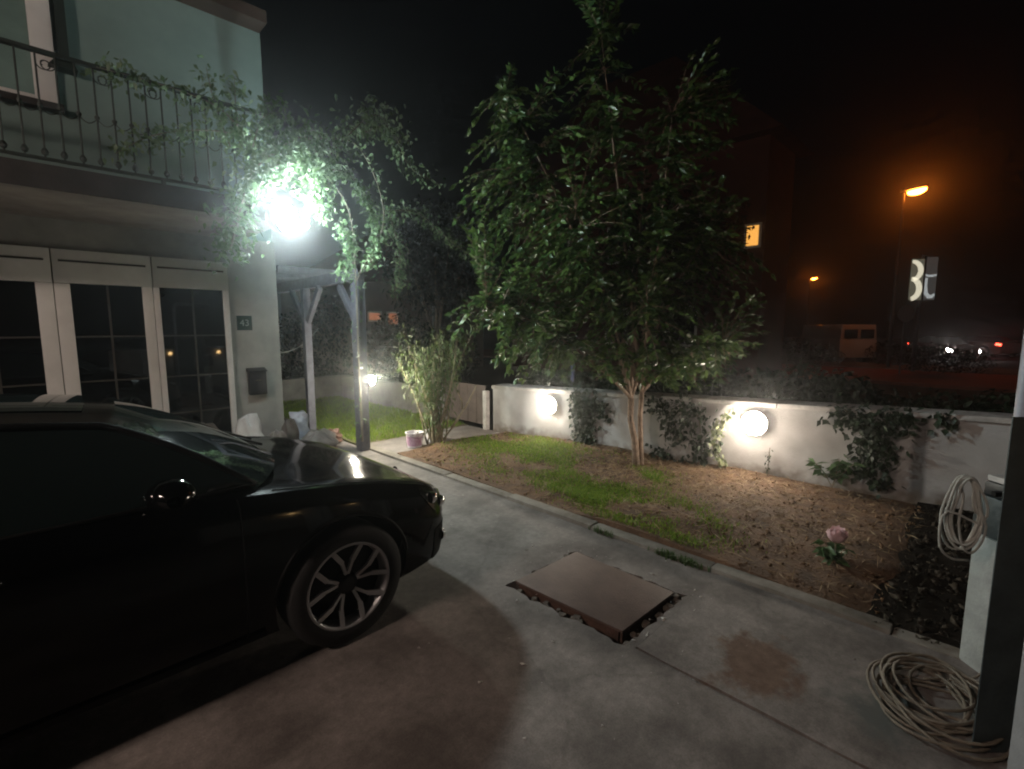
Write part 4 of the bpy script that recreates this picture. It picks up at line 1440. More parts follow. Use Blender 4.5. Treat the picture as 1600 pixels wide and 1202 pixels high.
# ------------------------------------------------------------------ bucket, tub and bags
def bucket(name, lab, c, r, h, mat_, band):
    e = empty(name, c, label=lab, cat='bucket')
    MB().lathe(c, [(0, .004), (r * .82, .004), (r * .84, .01), (r * .98, h * .93), (r * 1.06, h * .93), (r * 1.07, h), (r * .96, h), (r * .94, h * .9), (r * .8, .015), (0, .015)], 32).build('shell', mat_, e, smooth=False)
    if band:
        MB().lathe(c, [(r * .872, h * .16), (r * .965, h * .78)], 32).build('printed_band', M['bucket_print'], e, smooth=True)
    pts = [c + Vector((math.cos(a_) * r * 1.08, math.sin(a_) * r * 1.08, h * .9 - .05 * math.sin(a_) ** 2)) for a_ in np.linspace(PI * 1.0, PI * 2.0, 14)]
    MB().tube(pts, .003, 5).build('handle', M['chrome'], e)
    return e


bucket('paint_bucket', 'white bucket with purple print beside the shrub', on_ground(648, 699, .02) + Vector((0, 0, .002)), .115, .21, M['bucket'], True)
bucket('tub', 'small whitish tub half hidden behind the shrub stems', on_ground(668, 690, .02) + Vector((0.06, -.02, .002)), .095, .16, M['bucket'], False)


def sack(name, lab, c, rx, ry, h, mat_, top=.25, seed=0, ears=0.0, cat='bag'):
    rg = random.Random(seed)
    ph = [(rg.uniform(2, 6), rg.uniform(2, 6), rg.uniform(0, 6.3), rg.uniform(.03, .09)) for _ in range(7)]
    rows = []
    n, m = 22, 36
    for i in range(n + 1):
        t = i / n
        r = math.sin(min(1, t * 4.5) * PI / 2) ** .6 * (1 - (1 - top) * max(0, (t - .35) / .65) ** 1.6)
        if i == n:
            r = 0.02
        row = []
        for j in range(m):
            a_ = 2 * PI * j / m
            d = sum(k[3] * math.sin(round(k[0]) * a_ + k[1] * t * 3 + k[2]) for k in ph) * (0.4 + t)
            z = t * h * (1 + ears * .25 * math.cos(2 * a_) * t) + (.03 * math.sin(3 * a_ + seed) * t if t < 1 else 0)
            row.append((c.x + math.cos(a_) * rx * r * (1 + d), c.y + math.sin(a_) * ry * r * (1 + d), c.z + z))
        rows.append(row)
    o = MB().grid(rows, closed=True)
    n0 = len(rows) - 1
    o.f.append(tuple(n0 * m + j for j in range(m)))
    o.f.append(tuple(range(m - 1, -1, -1)))
    ob = o.build(name, mat_, smooth=True)
    return tag(ob, lab, cat, 'bags piled at the house corner')


g = lambda x, y: Vector((x, y, 0.003))
sack('sack', 'white sack with a pointed top against the house wall', g(1.86, 6.42), .17, .15, .52, M['sack_white'], .45, 2, .5)
sack('rubbish_bag', 'brown grey bag leaning under the right hand window', g(1.40, 6.48), .24, .18, .52, M['sack_brown'], .35, 3)
sack('rubbish_bag', 'shiny crumpled grey bag right of the white sack', g(2.14, 6.3), .13, .12, .34, M['sack_grey'], .4, 4)
sack('rubbish_bag', 'dark brown bag standing below the house corner', g(2.36, 6.45), .11, .11, .45, M['sack_brown'], .4, 5)
sack('rubbish_bag', 'round blue white bag top at the house corner', g(2.54, 6.62), .13, .13, .50, M['sack_blue'], .75, 6)
sack('rubbish_bag', 'low grey bag slumped beside the far pergola post', g(2.72, 6.42), .26, .16, .25, M['sack_grey'], .3, 7)
sack('rubbish_bag', 'small rust coloured bag between the pergola posts', g(2.97, 6.55), .13, .12, .2, M['sack_red'], .4, 8)

# ------------------------------------------------------------------ cars (local frame: +x forward, origin under the front axle)
ST = [  # x, half width, sill z, shoulder z, crown z
    (0.80, 0.38, 0.30, 0.49, 0.51), (0.788, 0.51, 0.24, 0.535, 0.555), (0.755, 0.64, 0.21, 0.585, 0.605), (0.67, 0.75, 0.20, 0.645, 0.665),
    (0.51, 0.82, 0.19, 0.72, 0.735), (0.25, 0.855, 0.18, 0.795, 0.805), (0.0, 0.86, 0.18, 0.842, 0.85), (-0.3, 0.86, 0.18, 0.88, 0.888),
    (-0.6, 0.86, 0.18, 0.91, 0.915), (-1.5, 0.86, 0.18, 0.935, 0.94), (-2.65, 0.86, 0.18, 0.945, 0.955), (-3.2, 0.84, 0.20, 0.93, 0.98),
    (-3.48, 0.77, 0.25, 0.90, 0.955), (-3.58, 0.66, 0.30, 0.86, 0.90)]


def station(x):
    s = [p for p in ST]
    for i in range(len(s) - 1):
        if s[i][0] >= x >= s[i + 1][0]:
            t = (s[i][0] - x) / (s[i][0] - s[i + 1][0])
            out = []
            for k in range(1, 5):
                a = s[max(i - 1, 0)]; b = s[i]; c = s[i + 1]; d = s[min(i + 2, len(s) - 1)]
                m1 = (c[k] - a[k]) / (c[0] - a[0]) * (c[0] - b[0])
                m2 = (d[k] - b[k]) / (d[0] - b[0]) * (c[0] - b[0])
                out.append((2 * t**3 - 3 * t**2 + 1) * b[k] + (t**3 - 2 * t**2 + t) * m1 + (-2 * t**3 + 3 * t**2) * c[k] + (t**3 - t**2) * m2)
            return out
    return list(s[0][1:] if x > s[0][0] else s[-1][1:])


def section(x):
    w, zb, zs, zc = station(x)
    return [(0, zc), (.35 * w, zc - .002), (.65 * w, zc - .012), (.84 * w, (zc + zs) / 2 - .004), (.925 * w, zs - .008), (.965 * w, zs - .055),
            (.985 * w, zs - .14), (w, zs - .26 * (zs - zb) - .07), (.992 * w, zb + .22), (.975 * w, zb + .10), (.94 * w, zb + .02), (.80 * w, zb), (0, zb)]


def surf(x, s, side=-1, off=0.0):
    """point on the body skin at station x, section parameter s"""
    def raw(x, s):
        sec = section(x)
        i = min(int(s), len(sec) - 2)
        t = s - i
        return Vector((x, side * (sec[i][0] * (1 - t) + sec[i + 1][0] * t), sec[i][1] * (1 - t) + sec[i + 1][1] * t))
    p = raw(x, s)
    if off:
        dx = raw(x - .01, s) - raw(x + .01, s)
        ds = raw(x, min(s + .1, 12)) - raw(x, max(s - .1, 0))
        n = dx.cross(ds) * side
        n = n.normalized() if n.length > 1e-9 else Vector((1, 0, 0))
        if n.dot(Vector((.3, p.y, p.z - .5))) < 0:
            n = -n
        p = p + n * off
    return p


WHEELS = [(0.0, -1), (0.0, 1), (-2.62, -1), (-2.62, 1)]
WR = 0.315


def body_mesh(paint):
    xs = list(np.linspace(.80, .49, 16)) + list(np.linspace(.46, -3.3, 56)) + list(np.linspace(-3.35, -3.58, 8))
    rows = []
    for x in xs:
        sec = section(x)
        # refine
        half = []
        for i in range(len(sec) - 1):
            for t in (0, .5):
                half.append((sec[i][0] * (1 - t) + sec[i + 1][0] * t, sec[i][1] * (1 - t) + sec[i + 1][1] * t))
        half.append(sec[-1])
        row = [(x, y, z) for y, z in half] + [(x, -y, z) for y, z in half[-2:0:-1]]
        rows.append(row)
    mb = MB().grid(rows, closed=True)
    m = len(rows[0])
    mb.f.append(tuple(range(m)))
    mb.f.append(tuple((len(rows) - 1) * m + j for j in range(m - 1, -1, -1)))
    o = mb.build('body', paint, local=True, smooth=True)
    cut = MB()
    for wx, s in WHEELS:
        cut.lathe((wx, s * .77, WR + .01), [(0, -.28), (WR + .045, -.28), (WR + .045, .28), (0, .28)], 40, 'y')
    c = cut.build('cutter_tmp', None, local=True)
    md = o.modifiers.new('b', 'BOOLEAN')
    md.operation = 'DIFFERENCE'
    md.object = c
    md.solver = 'EXACT'
    dg = bpy.context.evaluated_depsgraph_get()
    me = bpy.data.meshes.new_from_object(o.evaluated_get(dg))
    o.modifiers.clear()
    o.data = me
    bpy.data.objects.remove(c)
    me.materials.clear()
    me.materials.append(paint)
    for p in me.polygons:
        p.material_index = 0
    me.set_sharp_from_angle(angle=0.7)
    return o


def tri_lerp(a, b, t):
    return Vector(a).lerp(Vector(b), t)


def make_car(loc, rz, label, paint, lights=None, group=None, detail=True):
    e = empty('parked_car' if lights is None else 'passing_car', loc, rz, label, 'car', group)
    par = lambda o: (setattr(o, 'parent', e), o)[1]
    body = par(body_mesh(paint))

    def add(mb, name, m, parent=None, smooth=True, bevel=0.0):
        o = mb.build(name, m, local=True, smooth=smooth, bevel=bevel)
        o.parent = parent or e
        return o
    N = 17
    ts = np.linspace(-1, 1, N)
    base = [Vector((-.10 - .29 * t * t, .755 * t, .900 - .004 * t * t)) for t in ts]
    top = [Vector((-.80 - .08 * t * t, .565 * t, 1.285 - .04 * t * t)) for t in ts]
    rtop = [Vector((-2.35 + .05 * t * t, .545 * t, 1.27 - .04 * t * t)) for t in ts]
    rbase = [Vector((-3.02 + .16 * t * t, .70 * t, .972 - .01 * t * t)) for t in ts]

    def rows_between(A, B, n, bulge):
        return [[a.lerp(b, k / n) + Vector((0, 0, bulge * math.sin(PI * k / n))) for a, b in zip(A, B)] for k in range(n + 1)]
    ws = add(MB().grid(rows_between(base, top, 8, .028)), 'windscreen', M['car_glass'])
    rr = rows_between(top, rtop, 14, .065)
    rf = add(MB().grid(rr), 'roof', paint)
    if detail:
        for a, b in ((1, 5), (6, 11)):
            add(MB().grid([[p + Vector((0, 0, .004)) for p in r[3:-3]] for r in rr[a:b + 1]]), 'roof_window', M['car_glass'], rf)
    add(MB().grid(rows_between(rtop, rbase, 8, .03)), 'rear_window', M['car_glass'])
    for s in (-1, 1):
        xs = np.linspace(-.39, -2.86, 40)
        low, up = [], []
        for x in xs:
            low.append(Vector((x, s * (.755 + .02 * min(1, (-.39 - x) / .6) - .10 * max(0, (-2.2 - x) / .66) ** 2), .925)))
            if x > -.88:
                t = (-.39 - x) / .49
                y, z = .755 - .19 * t, .925 + .32 * t + .028 * math.sin(PI * t)
            elif x > -2.30:
                t = (-.88 - x) / 1.42
                y, z = .565 - .02 * t, 1.245 - .015 * t + .065 * math.sin(PI * t)
            else:
                t = (-2.30 - x) / .56
                y, z = .545 + .155 * t, 1.23 - .268 * t + .03 * math.sin(PI * t)
            up.append(Vector((x, s * y, z)))
        g_ = [[l.lerp(u, k / 6) + Vector((0, s * .02 * math.sin(PI * k / 6), 0)) for l, u in zip(low, up)] for k in range(7)]
        add(MB().grid(g_), 'side_window', M['car_glass'])
        add(MB().tube([u + Vector((0, s * .004, -.002)) for u in up], .016, 6), 'roof_rail', M['trim'])
        # B pillar and belt trim
        add(MB().tube([l + Vector((0, s * .012, .002)) for l in low], .008, 5), 'belt_trim', M['trim'])
        if detail:
            add(MB().bar((-1.45, s * .80, .94), (-1.52, s * .595, 1.27), .10, .012, (0, s, .6)), 'door_pillar', M['trim'])
        # mirror
        mb = MB()
        rows = []
        for i in range(9):
            t = i / 8
            r = math.sin(PI * (0.04 + .92 * t)) ** .55
            c = Vector((-.74, s * (.80 + .19 * t), .99))
            rows.append([c + Vector((math.cos(a) * .075 * r + (.03 if math.cos(a) > 0 else 0) * r * t, 0, math.sin(a) * .068 * r)) for a in np.linspace(0, 2 * PI, 16, endpoint=False)])
        mb.grid(rows, closed=True)
        mo = add(mb, 'mirror', paint)
        add(MB().bar((-.70, s * .755, .935), (-.74, s * .84, .958), .05, .03), 'mirror_arm', M['trim'], mo)
        # headlight wrapped round the corner
        hx = np.linspace(.48, .75, 12)
        hr = []
        for k in range(7):
            row = []
            for i, x in enumerate(hx):
                f_ = i / 11
                s0 = 4.5 - .55 * f_
                s1 = s0 + (.55 + 1.55 * min(1, f_ * 2.2)) 
                row.append(surf(x, s0 + (s1 - s0) * k / 6, s, .006))
            hr.append(row)
        lm = M['headlight'] if lights else M['car_glass']
        hl_ = add(MB().grid(hr), 'headlight', lm)
        if detail:
            for (x, ss, rad) in ((.585, 5.2, .033), (.68, 5.3, .033)):
                c = surf(x, ss, s, -.006)
                add(MB().lathe(c, [(.001, .042), (.016, .038), (.030, .026), (.038, .008), (.040, -.012)], 16, 'x'), 'projector', M['chrome'], hl_)
            fg = surf(.68, 8.6, s, .002)
            add(MB().lathe(fg, [(0, .018), (.03, .014), (.04, 0), (.04, -.01)], 16, 'x'), 'fog_lamp', M['chrome'])
            # bumper intake
            gr = [[surf(x, 8.0 + 2.0 * k / 4, s, .005) for x in np.linspace(.59, .765, 8)] for k in range(5)]
            add(MB().grid(gr), 'air_intake', M['trim'])
            # sill strip, door handles, seams
            add(MB().grid([[surf(x, 9.4 + 1.3 * k / 3, s, .012) for x in np.linspace(-.40, -2.22, 20)] for k in range(4)]), 'sill_trim', M['trim'])
            for xh in (-1.30, -2.30):
                add(MB().tube([surf(xh + .10, 5.9, s, .012), surf(xh + .05, 5.9, s, .035), surf(xh - .07, 5.9, s, .035), surf(xh - .12, 5.9, s, .012)], .012, 6), 'door_handle', paint)
            for xd in (-.48, -1.48, -2.36):
                add(MB().tube([surf(xd, q, s, .0005) for q in np.linspace(4.2, 9.6, 18)], .0035, 4), 'door_seam', M['trim'])
        # tail light
        tr = [[surf(x, 4.6 + 1.6 * k / 4, s, .006) for x in np.linspace(-3.30, -3.55, 8)] for k in range(5)]
        add(MB().grid(tr), 'tail_light', M['taillight'] if lights else M['sack_red'])
        # arch lip
        for wx in (0, -2.62):
            pts = []
            for a in np.linspace(.05 * PI, .95 * PI, 26):
                x, z = wx + math.cos(a) * (WR + .048), WR + .01 + math.sin(a) * (WR + .048)
                sec = section(x)
                y = max(q[0] for q in sec if abs(q[1] - z) < .14) if any(abs(q[1] - z) < .14 for q in sec) else .88
                pts.append((x, s * (y - .004), z))
            add(MB().tube(pts, .011, 5), 'arch_lip', M['trim'])
    if detail:
        # grille between the lamps, hood shut line
        gp = [[surf(x, 4.9 + 2.2 * k / 4, s, .006) for s, x in [(-1, q) for q in np.linspace(.765, .796, 6)] + [(1, q) for q in np.linspace(.796, .765, 6)]] for k in range(5)]
        gr = add(MB().grid(gp), 'grille', M['trim'])
        for k in (1, 2, 3):
            add(MB().tube([p + Vector((.004, 0, 0)) for p in gp[k]], .005, 5), 'grille_bar', M['chrome'], gr)
        for s in (-1, 1):
            add(MB().tube([surf(x, 3.55, s, .0005) for x in np.linspace(.67, -.32, 24)], .0035, 4), 'hood_seam', M['trim'])
        add(MB().lathe((.807, 0, .56), [(0, .006), (.04, .005), (.045, 0)], 20, 'x'), 'badge', M['chrome'])
        for s in (-1, 1):
            add(MB().tube([Vector((-.13 - .06 * s * 0, .05 + .1 * s, .945)), Vector((-.22, .30 + .1 * s, .965)), Vector((-.32, .55 + .08 * s, .965))], .008, 5), 'wiper', M['trim'])
    for wx, s in WHEELS:
        y = s * .77
        wh = empty('wheel')
        wh.parent = e
        wh.location = (wx, y, WR)
        ORIGIN[wh.name] = Vector()
        o_ = s

        def addw(mb, name, m, smooth=True, bevel=0.0):
            o = mb.build(name, m, local=True, smooth=smooth, bevel=bevel)
            o.parent = wh
            return o
        addw(MB().lathe((0, 0, 0), [(.228, -.10), (.25, -.105), (.295, -.10), (WR, -.075), (WR, .075), (.295, .10), (.25, .105), (.228, .10)], 48, 'y'), 'tyre', M['rubber'])
        addw(MB().lathe((0, 0, 0), [(.229, o_ * .098), (.222, o_ * .101), (.212, o_ * .094), (.207, o_ * .03), (.207, -o_ * .09)], 48, 'y'), 'rim', M['alloy'])
        addw(MB().lathe((0, 0, 0), [(0, o_ * .02), (.206, o_ * .02), (.206, -.0)], 32, 'y'), 'brake_disc', M['alloy_black'])
        if detail or True:
            for k in range(5):
                a0 = 2 * PI * k / 5 + .35
                for q in (-1, 1):
                    a1 = a0 + q * .10
                    a2 = a0 + q * .36
                    pa = Vector((math.cos(a1) * .055, o_ * .062, math.sin(a1) * .055))
                    pm = Vector((math.cos(a0 + q * .22) * .135, o_ * .080, math.sin(a0 + q * .22) * .135))
                    pb_ = Vector((math.cos(a2) * .214, o_ * .090, math.sin(a2) * .214))
                    sp = MB().bar(pa, pm, .016, .016, (0, 1, 0)).bar(pm - (pb_ - pm) * .04, pb_, .024, .016, (0, 1, 0))
                    addw(sp, 'spoke', M['alloy'], False)
            addw(MB().lathe((0, 0, 0), [(0, o_ * .078), (.03, o_ * .077), (.05, o_ * .068), (.062, o_ * .03)], 24, 'y'), 'hub', M['alloy_black'])
    return e


make_car((1.09, 3.14, 0), 0.0, 'large glossy black car parked beside the house with its front wheel in view', M['paint'])

# ------------------------------------------------------------------ gate, post and cables on the right
def gate_right():
    RG = 1.74
    e = empty('gate_leaf', at_r(1590, 1195, RG), label='steel gate leaf with rounded corner at the right edge of the view', cat='gate')
    p0 = at_r(1597, 700, RG)
    dr = Vector((_S, -_S, 0))
    x0, y0 = p0.x, p0.y
    pts = [Vector((x0, y0, .06)), Vector((x0, y0, 1.0)), Vector((x0, y0, 1.95))]
    for a in np.linspace(0, PI / 2, 8):
        pts.append(Vector((x0, y0, 2.02)) + dr * (.16 * (1 - math.cos(a))) + Vector((0, 0, .16 * math.sin(a))))
    pts.append(Vector((x0, y0, 2.18)) + dr * 1.3)
    MB().tube(pts, .033, 12).build('frame_tube', M['gate_pale'], e, smooth=True)
    fwd = Vector((_S, _S, 0))
    for i in range(5):
        a = Vector((x0, y0, 0)) - dr * .088 + dr * (i * .25) - fwd * .04
        b = a + dr * .246
        q = MB()
        vs = [a, b, b + fwd * .004, a + fwd * .004]
        q.add([v + Vector((0, 0, .012)) for v in vs] + [v + Vector((0, 0, 1.33)) for v in vs], [(0, 1, 2, 3), (7, 6, 5, 4), (0, 4, 5, 1), (1, 5, 6, 2), (2, 6, 7, 3), (3, 7, 4, 0)])
        q.build('sheet_panel', M['gate_dark'], e)
    MB().bar(Vector((x0, y0, 1.36)) + dr * .034, Vector((x0, y0, 1.36)) + dr * 1.3, .04, .04).build('cross_rail', M['gate_pale'], e)
    MB().tube([Vector((x0, y0, .95)) - fwd * .045 + dr * .0, Vector((x0, y0, .80)) - fwd * .05 + dr * .03, Vector((x0, y0, .55)) - fwd * .05 + dr * .10], .006, 6).build('loose_cable', M['rope_dirty'], e)
    # pale pillar further right and nearer
    c = at_r(1672, 1202, 1.25)
    pl_ = MB()
    s_, f_ = dr, fwd
    a = Vector((c.x, c.y, 0))
    poly = [a - s_ * .075 - f_ * .1, a + s_ * .25 - f_ * .1, a + s_ * .25 + f_ * .1, a - s_ * .075 + f_ * .1]
    tag(pl_.prism([(p.x, p.y) for p in poly], 0.004, 1.1).build('gate_pillar', M['pillar'], bevel=.015), 'pale rendered gate pillar at the lower right edge', 'pillar')


gate_right()

cp = on_ground(1533, 1043, .0)
cpz = Vector((cp.x, cp.y, .004))
pt = empty('cable_post', cpz, label='pale square post carrying a coil of cable', cat='post')
dr = Vector((_S, -_S, 0)); fw = Vector((_S, _S, 0))


def obox(mb, c, hw, hd, z0, z1):
    poly = [c - dr * hw - fw * hd, c + dr * hw - fw * hd, c + dr * hw + fw * hd, c - dr * hw + fw * hd]
    return mb.prism([(p.x, p.y) for p in poly], z0, z1)


obox(MB(), cpz, .058, .058, .004, .665).build('shaft', M['post_pale'], pt, bevel=.006)
obox(MB(), cpz + dr * .03, .085, .075, .668, .86).build('upper_block', M['gate_dark'], pt, bevel=.008)
obox(MB(), cpz + dr * .035 - fw * .02, .075, .07, .862, .925).build('junction_box', M['mailbox'], pt, bevel=.006)
obox(MB(), cpz + dr * .03, .06, .05, .927, .955).build('lid', M['coping'], pt, bevel=.006)
obox(MB(), cpz + dr * .05 - fw * .062, .018, .006, .25, .40).build('latch', M['trim'], pt)
MB().bar(cpz + Vector((0, 0, .90)) - dr * .04 - fw * .085, cpz + Vector((0, 0, .90)) - dr * .13 - fw * .085, .02, .02).build('hook', M['trim'], pt)


def coil(name, lab, c, ax, ay, turns, rx, ry, wob, r, m, seed, tail=None, flat=False):
    rg = random.Random(seed)
    pts = []
    n = 26
    for t in range(turns):
        ox, oy, sx, sy, ph = rg.gauss(0, wob), rg.gauss(0, wob), rg.uniform(.72, 1.08), rg.uniform(.78, 1.08), rg.uniform(-.3, .3)
        az = Vector(ax).cross(Vector(ay)).normalized()
        for k in range(n):
            a = 2 * PI * k / n
            d = az * (.012 * math.sin(a * 2 + ph * 9) + t * (.004 if flat else .003))
            top = 1.0 if flat else (1 - .25 * abs(math.cos(a)) * (1 if math.sin(a) > 0 else 0))
            pts.append(c + Vector(ax) * (ox * (.3 if not flat and math.sin(a) > .5 else 1) + rx * sx * math.cos(a + ph * .4) * top) + Vector(ay) * (oy * (1 if flat else .3) + ry * ((sy * math.sin(a)) if flat or math.sin(a) < 0 else math.sin(a))) + d)
    sm = []
    for i in range(len(pts)):
        a, b, c2 = pts[max(i - 1, 0)], pts[i], pts[min(i + 1, len(pts) - 1)]
        sm.append((a + b * 2 + c2) / 4)
    if tail:
        sm = sm + smooth_path([sm[-1]] + tail, 14)[1:]
    if flat:
        for p in sm:
            p.z = max(p.z, .012)
    return tag(MB().tube(sm, r, 6).build(name, m, smooth=True), lab, 'cable', 'coiled cables by the gate')


RC = 2.10
cc = at_r(1505, 800, RC)
coil('cable_coil', 'pale cable coil hanging from the post beside the gate', cc, (.25, -.968, 0.0), (0.0, 0.0, 1.0), 9, .062, .17, .016, .0052, M['rope'], 5,
     tail=[at_r(1478, 800, RC), at_r(1468, 850, RC), at_r(1485, 872, RC), at_r(1512, 876, RC)])
gc = on_ground(1462, 1098, .02)
coil('cable_coil', 'large dusty cable coil lying on the ground by the gate', gc, (1, 0, 0), (0, 1, 0), 13, .25, .19, .05, .007, M['rope_dirty'], 9, flat=True)
tag(MB().tube(smooth_path([cpz + Vector((0, 0, .45)) - dr * .02 - fw * .066, cpz + Vector((0, 0, .2)) - dr * .05 - fw * .07, cpz + Vector((0, 0, .02)) - dr * .10 - fw * .09, gc + Vector((.1, .05, .03))], 14), .005, 6).build('loose_cable', M['rope_dirty'], smooth=True),
    'single loose cable running down the pale post to the ground coil', 'cable')

# ------------------------------------------------------------------ the street beyond
def street_lamp(lab, p_head, r_pole, mat_, head=1.0, grp='street lamps'):
    base = Vector((p_head.x, p_head.y, -0.3))
    e = empty('street_lamp', base, label=lab, cat='street lamp', group=grp)
    MB().tube([base, (base.x, base.y, p_head.z - .5), (base.x, base.y, p_head.z - .05)], [r_pole, r_pole * .7, r_pole * .55], 10).build('pole', M['steel_pole'], e, smooth=True)
    d = (dr * .8 - fw * .3).normalized()
    a = Vector((base.x, base.y, p_head.z - .05))
    MB().bar(a - d * .1, a + d * .70 * head + Vector((0, 0, .12 * head)), .30 * head, .09 * head).build('head', M['steel_pole'], e, bevel=.02)
    l0 = a + d * .12 * head + Vector((0, 0, -.055 * head))
    lc = l0 + d * .28 * head + Vector((0, 0, .02 * head))
    sd = d.cross(Vector((0, 0, 1))).normalized()
    MB().grid([[lc + d * (.30 * head * math.sin(q_) * math.cos(k_)) + sd * (.17 * head * math.sin(q_) * math.sin(k_)) + Vector((0, 0, -.16 * head * math.cos(q_) + .05 * head * math.sin(q_) * math.cos(k_))) for k_ in np.linspace(0, 2 * PI, 20, endpoint=False)] for q_ in np.linspace(.02, PI * .55, 8)], closed=True).build('lens', mat_, e, smooth=True)
    return e


street_lamp('tall street lamp glowing orange above the road', at_r(1413, 296, 22), .075, M['sodium'], 1.15)
street_lamp('small far street lamp glowing orange left of the tall one', at_r(1266, 434, 46), .07, M['sodium'], .8)
street_lamp('yard lamp glowing warm behind the house end of the driveway', Vector((-4.9, 2.5, 4.55)), .06, M['yard'], 1.4)

# advertising panel on a pole, printed with pale sweeping curves
AP = at_r(1440, 434, 20)
ad = empty('advertising_panel', Vector((AP.x, AP.y, -.3)), label='backlit advertising panel with pale swirling print below the street lamp', cat='billboard')
MB().tube([(AP.x, AP.y, -.3), (AP.x, AP.y, AP.z + .9)], .07, 8).build('pole', M['steel_pole'], ad)
def pt_ad(a_, z_, d_=0.0):
    return AP + dr * a_ - fw * (.1 + d_) + Vector((0, 0, z_))


for a0, a1, b0, b1, mm in ((-.52, -.02, -.9, .72, 'ad_left'), (.05, .52, -.9, .80, 'ad_right')):
    q = MB()
    f4 = [pt_ad(a0, b0), pt_ad(a1, b0), pt_ad(a1, b1), pt_ad(a0, b1)]
    q.add(f4 + [p + fw * .03 for p in f4], [(0, 1, 2, 3), (7, 6, 5, 4), (0, 4, 5, 1), (1, 5, 6, 2), (2, 6, 7, 3), (3, 7, 4, 0)])
    q.build('panel', M[mm], ad, origin=AP)


def ribbon(path, w0, w1, mname):
    rows = []
    n = len(path) - 1
    for i, (x, z) in enumerate(path):
        xa, za = path[max(i - 1, 0)]; xb, zb = path[min(i + 1, n)]
        l = math.hypot(xb - xa, zb - za) or 1
        nx, nz = -(zb - za) / l, (xb - xa) / l
        w_ = (w0 + (w1 - w0) * math.sin(PI * i / n)) / 2
        rows.append([pt_ad(min(max(x + nx * w_ * s_, -.515), .515), z + nz * w_ * s_, .004) for s_ in (-1, 1)])
    MB().grid(rows).build('printed_curve', M[mname], ad)


ribbon([(-.50 + .36 * math.sin(a_), .26 + .36 * math.cos(a_)) for a_ in np.linspace(0, PI * .93, 18)], .12, .22, 'ad_cream')
ribbon([(-.50 + .36 * math.sin(a_), -.46 + .40 * math.cos(a_)) for a_ in np.linspace(.05, PI * .95, 18)], .16, .24, 'ad_cream')
ribbon([(.06, .10), (.18, .06), (.34, .06), (.51, .10)], .07, .09, 'ad_grey')
ribbon([(.12, -.02), (.10, -.35), (.14, -.62), (.26, -.76), (.40, -.76), (.51, -.66)], .10, .17, 'ad_grey')
MB().bar(AP + dr * .015 - fw * .1 + Vector((0, 0, -.95)), AP + dr * .015 - fw * .1 + Vector((0, 0, .85)), .05, .06, dr).build('mullion', M['trim'], ad)

SP = at_r(1414, 490, 19)
sg = empty('road_sign', Vector((SP.x, SP.y, -.3)), label='round road sign seen dark from behind below the advertising panel', cat='sign')
MB().tube([(SP.x, SP.y, -.3), (SP.x, SP.y, SP.z + .3)], .03, 8).build('pole', M['steel_pole'], sg)
q = MB()
cs = SP - fw * .05
ring0 = [cs + dr * (.33 * math.cos(a)) + Vector((0, 0, .33 * math.sin(a))) for a in np.linspace(0, 2 * PI, 24, endpoint=False)]
q.add(ring0 + [p + fw * .012 for p in ring0], [tuple(range(24)), tuple(range(47, 23, -1))] + [(i, (i + 1) % 24, 24 + (i + 1) % 24, 24 + i) for i in range(24)])
q.build('disc', M['sign_back'], sg)

# white van, rear towards the camera
VP = at_r(1341, 540, 25)
VP.z = -.26
vn = empty('parked_van', VP, label='white van lit orange by the street lamp', cat='van')


def vbox(mb, a0, a1, d0, d1, z0, z1, tap=0):
    c = [VP + dr * a + fw * d for d in (d0, d1) for a in (a0, a1)]
    t = [VP + dr * (a * (1 - tap)) + fw * d for d in (d0, d1) for a in (a0, a1)]
    vs = [(p.x, p.y, VP.z + z0) for p in c] + [(p.x, p.y, VP.z + z1) for p in t]
    return mb.add(vs, [(0, 2, 3, 1), (4, 5, 7, 6), (0, 1, 5, 4), (2, 6, 7, 3), (0, 4, 6, 2), (1, 3, 7, 5)])


vbox(vbox(MB(), -.95, .95, 0, 4.6, .3, 1.25), -.93, .93, .02, 3.4, 1.25, 2.0, .08).build('body', M['white_paint'], vn, bevel=.05)
for a in (-.42, .42):
    vbox(MB(), a - .34, a + .34, -.012, -.002, 1.30, 1.75).build('rear_window', M['glass'], vn)
for a in (-.82, .82):
    for d in (.8, 3.7):
        c = VP + dr * a + fw * d + Vector((0, 0, .32))
        MB().tube([c - dr * .1, c + dr * .1], .32, 20).build('wheel', M['rubber'], vn)

# two passing cars
def car_at(target, rz, lx, ly):
    c_, s_ = math.cos(rz), math.sin(rz)
    return (target.x - (c_ * lx - s_ * ly), target.y - (s_ * lx + c_ * ly), -.27)


make_car(car_at(at_r(1532, 543, 27), math.radians(212), .70, .70), math.radians(212), 'oncoming car with glaring white headlights beyond the gate', M['red_paint'], True, 'cars on the road', False)
make_car(car_at(at_r(1562, 538, 30), math.radians(40), -3.45, .70), math.radians(40), 'car driving away with red tail lights beside the gate', M['red_paint'], True, 'cars on the road', False)

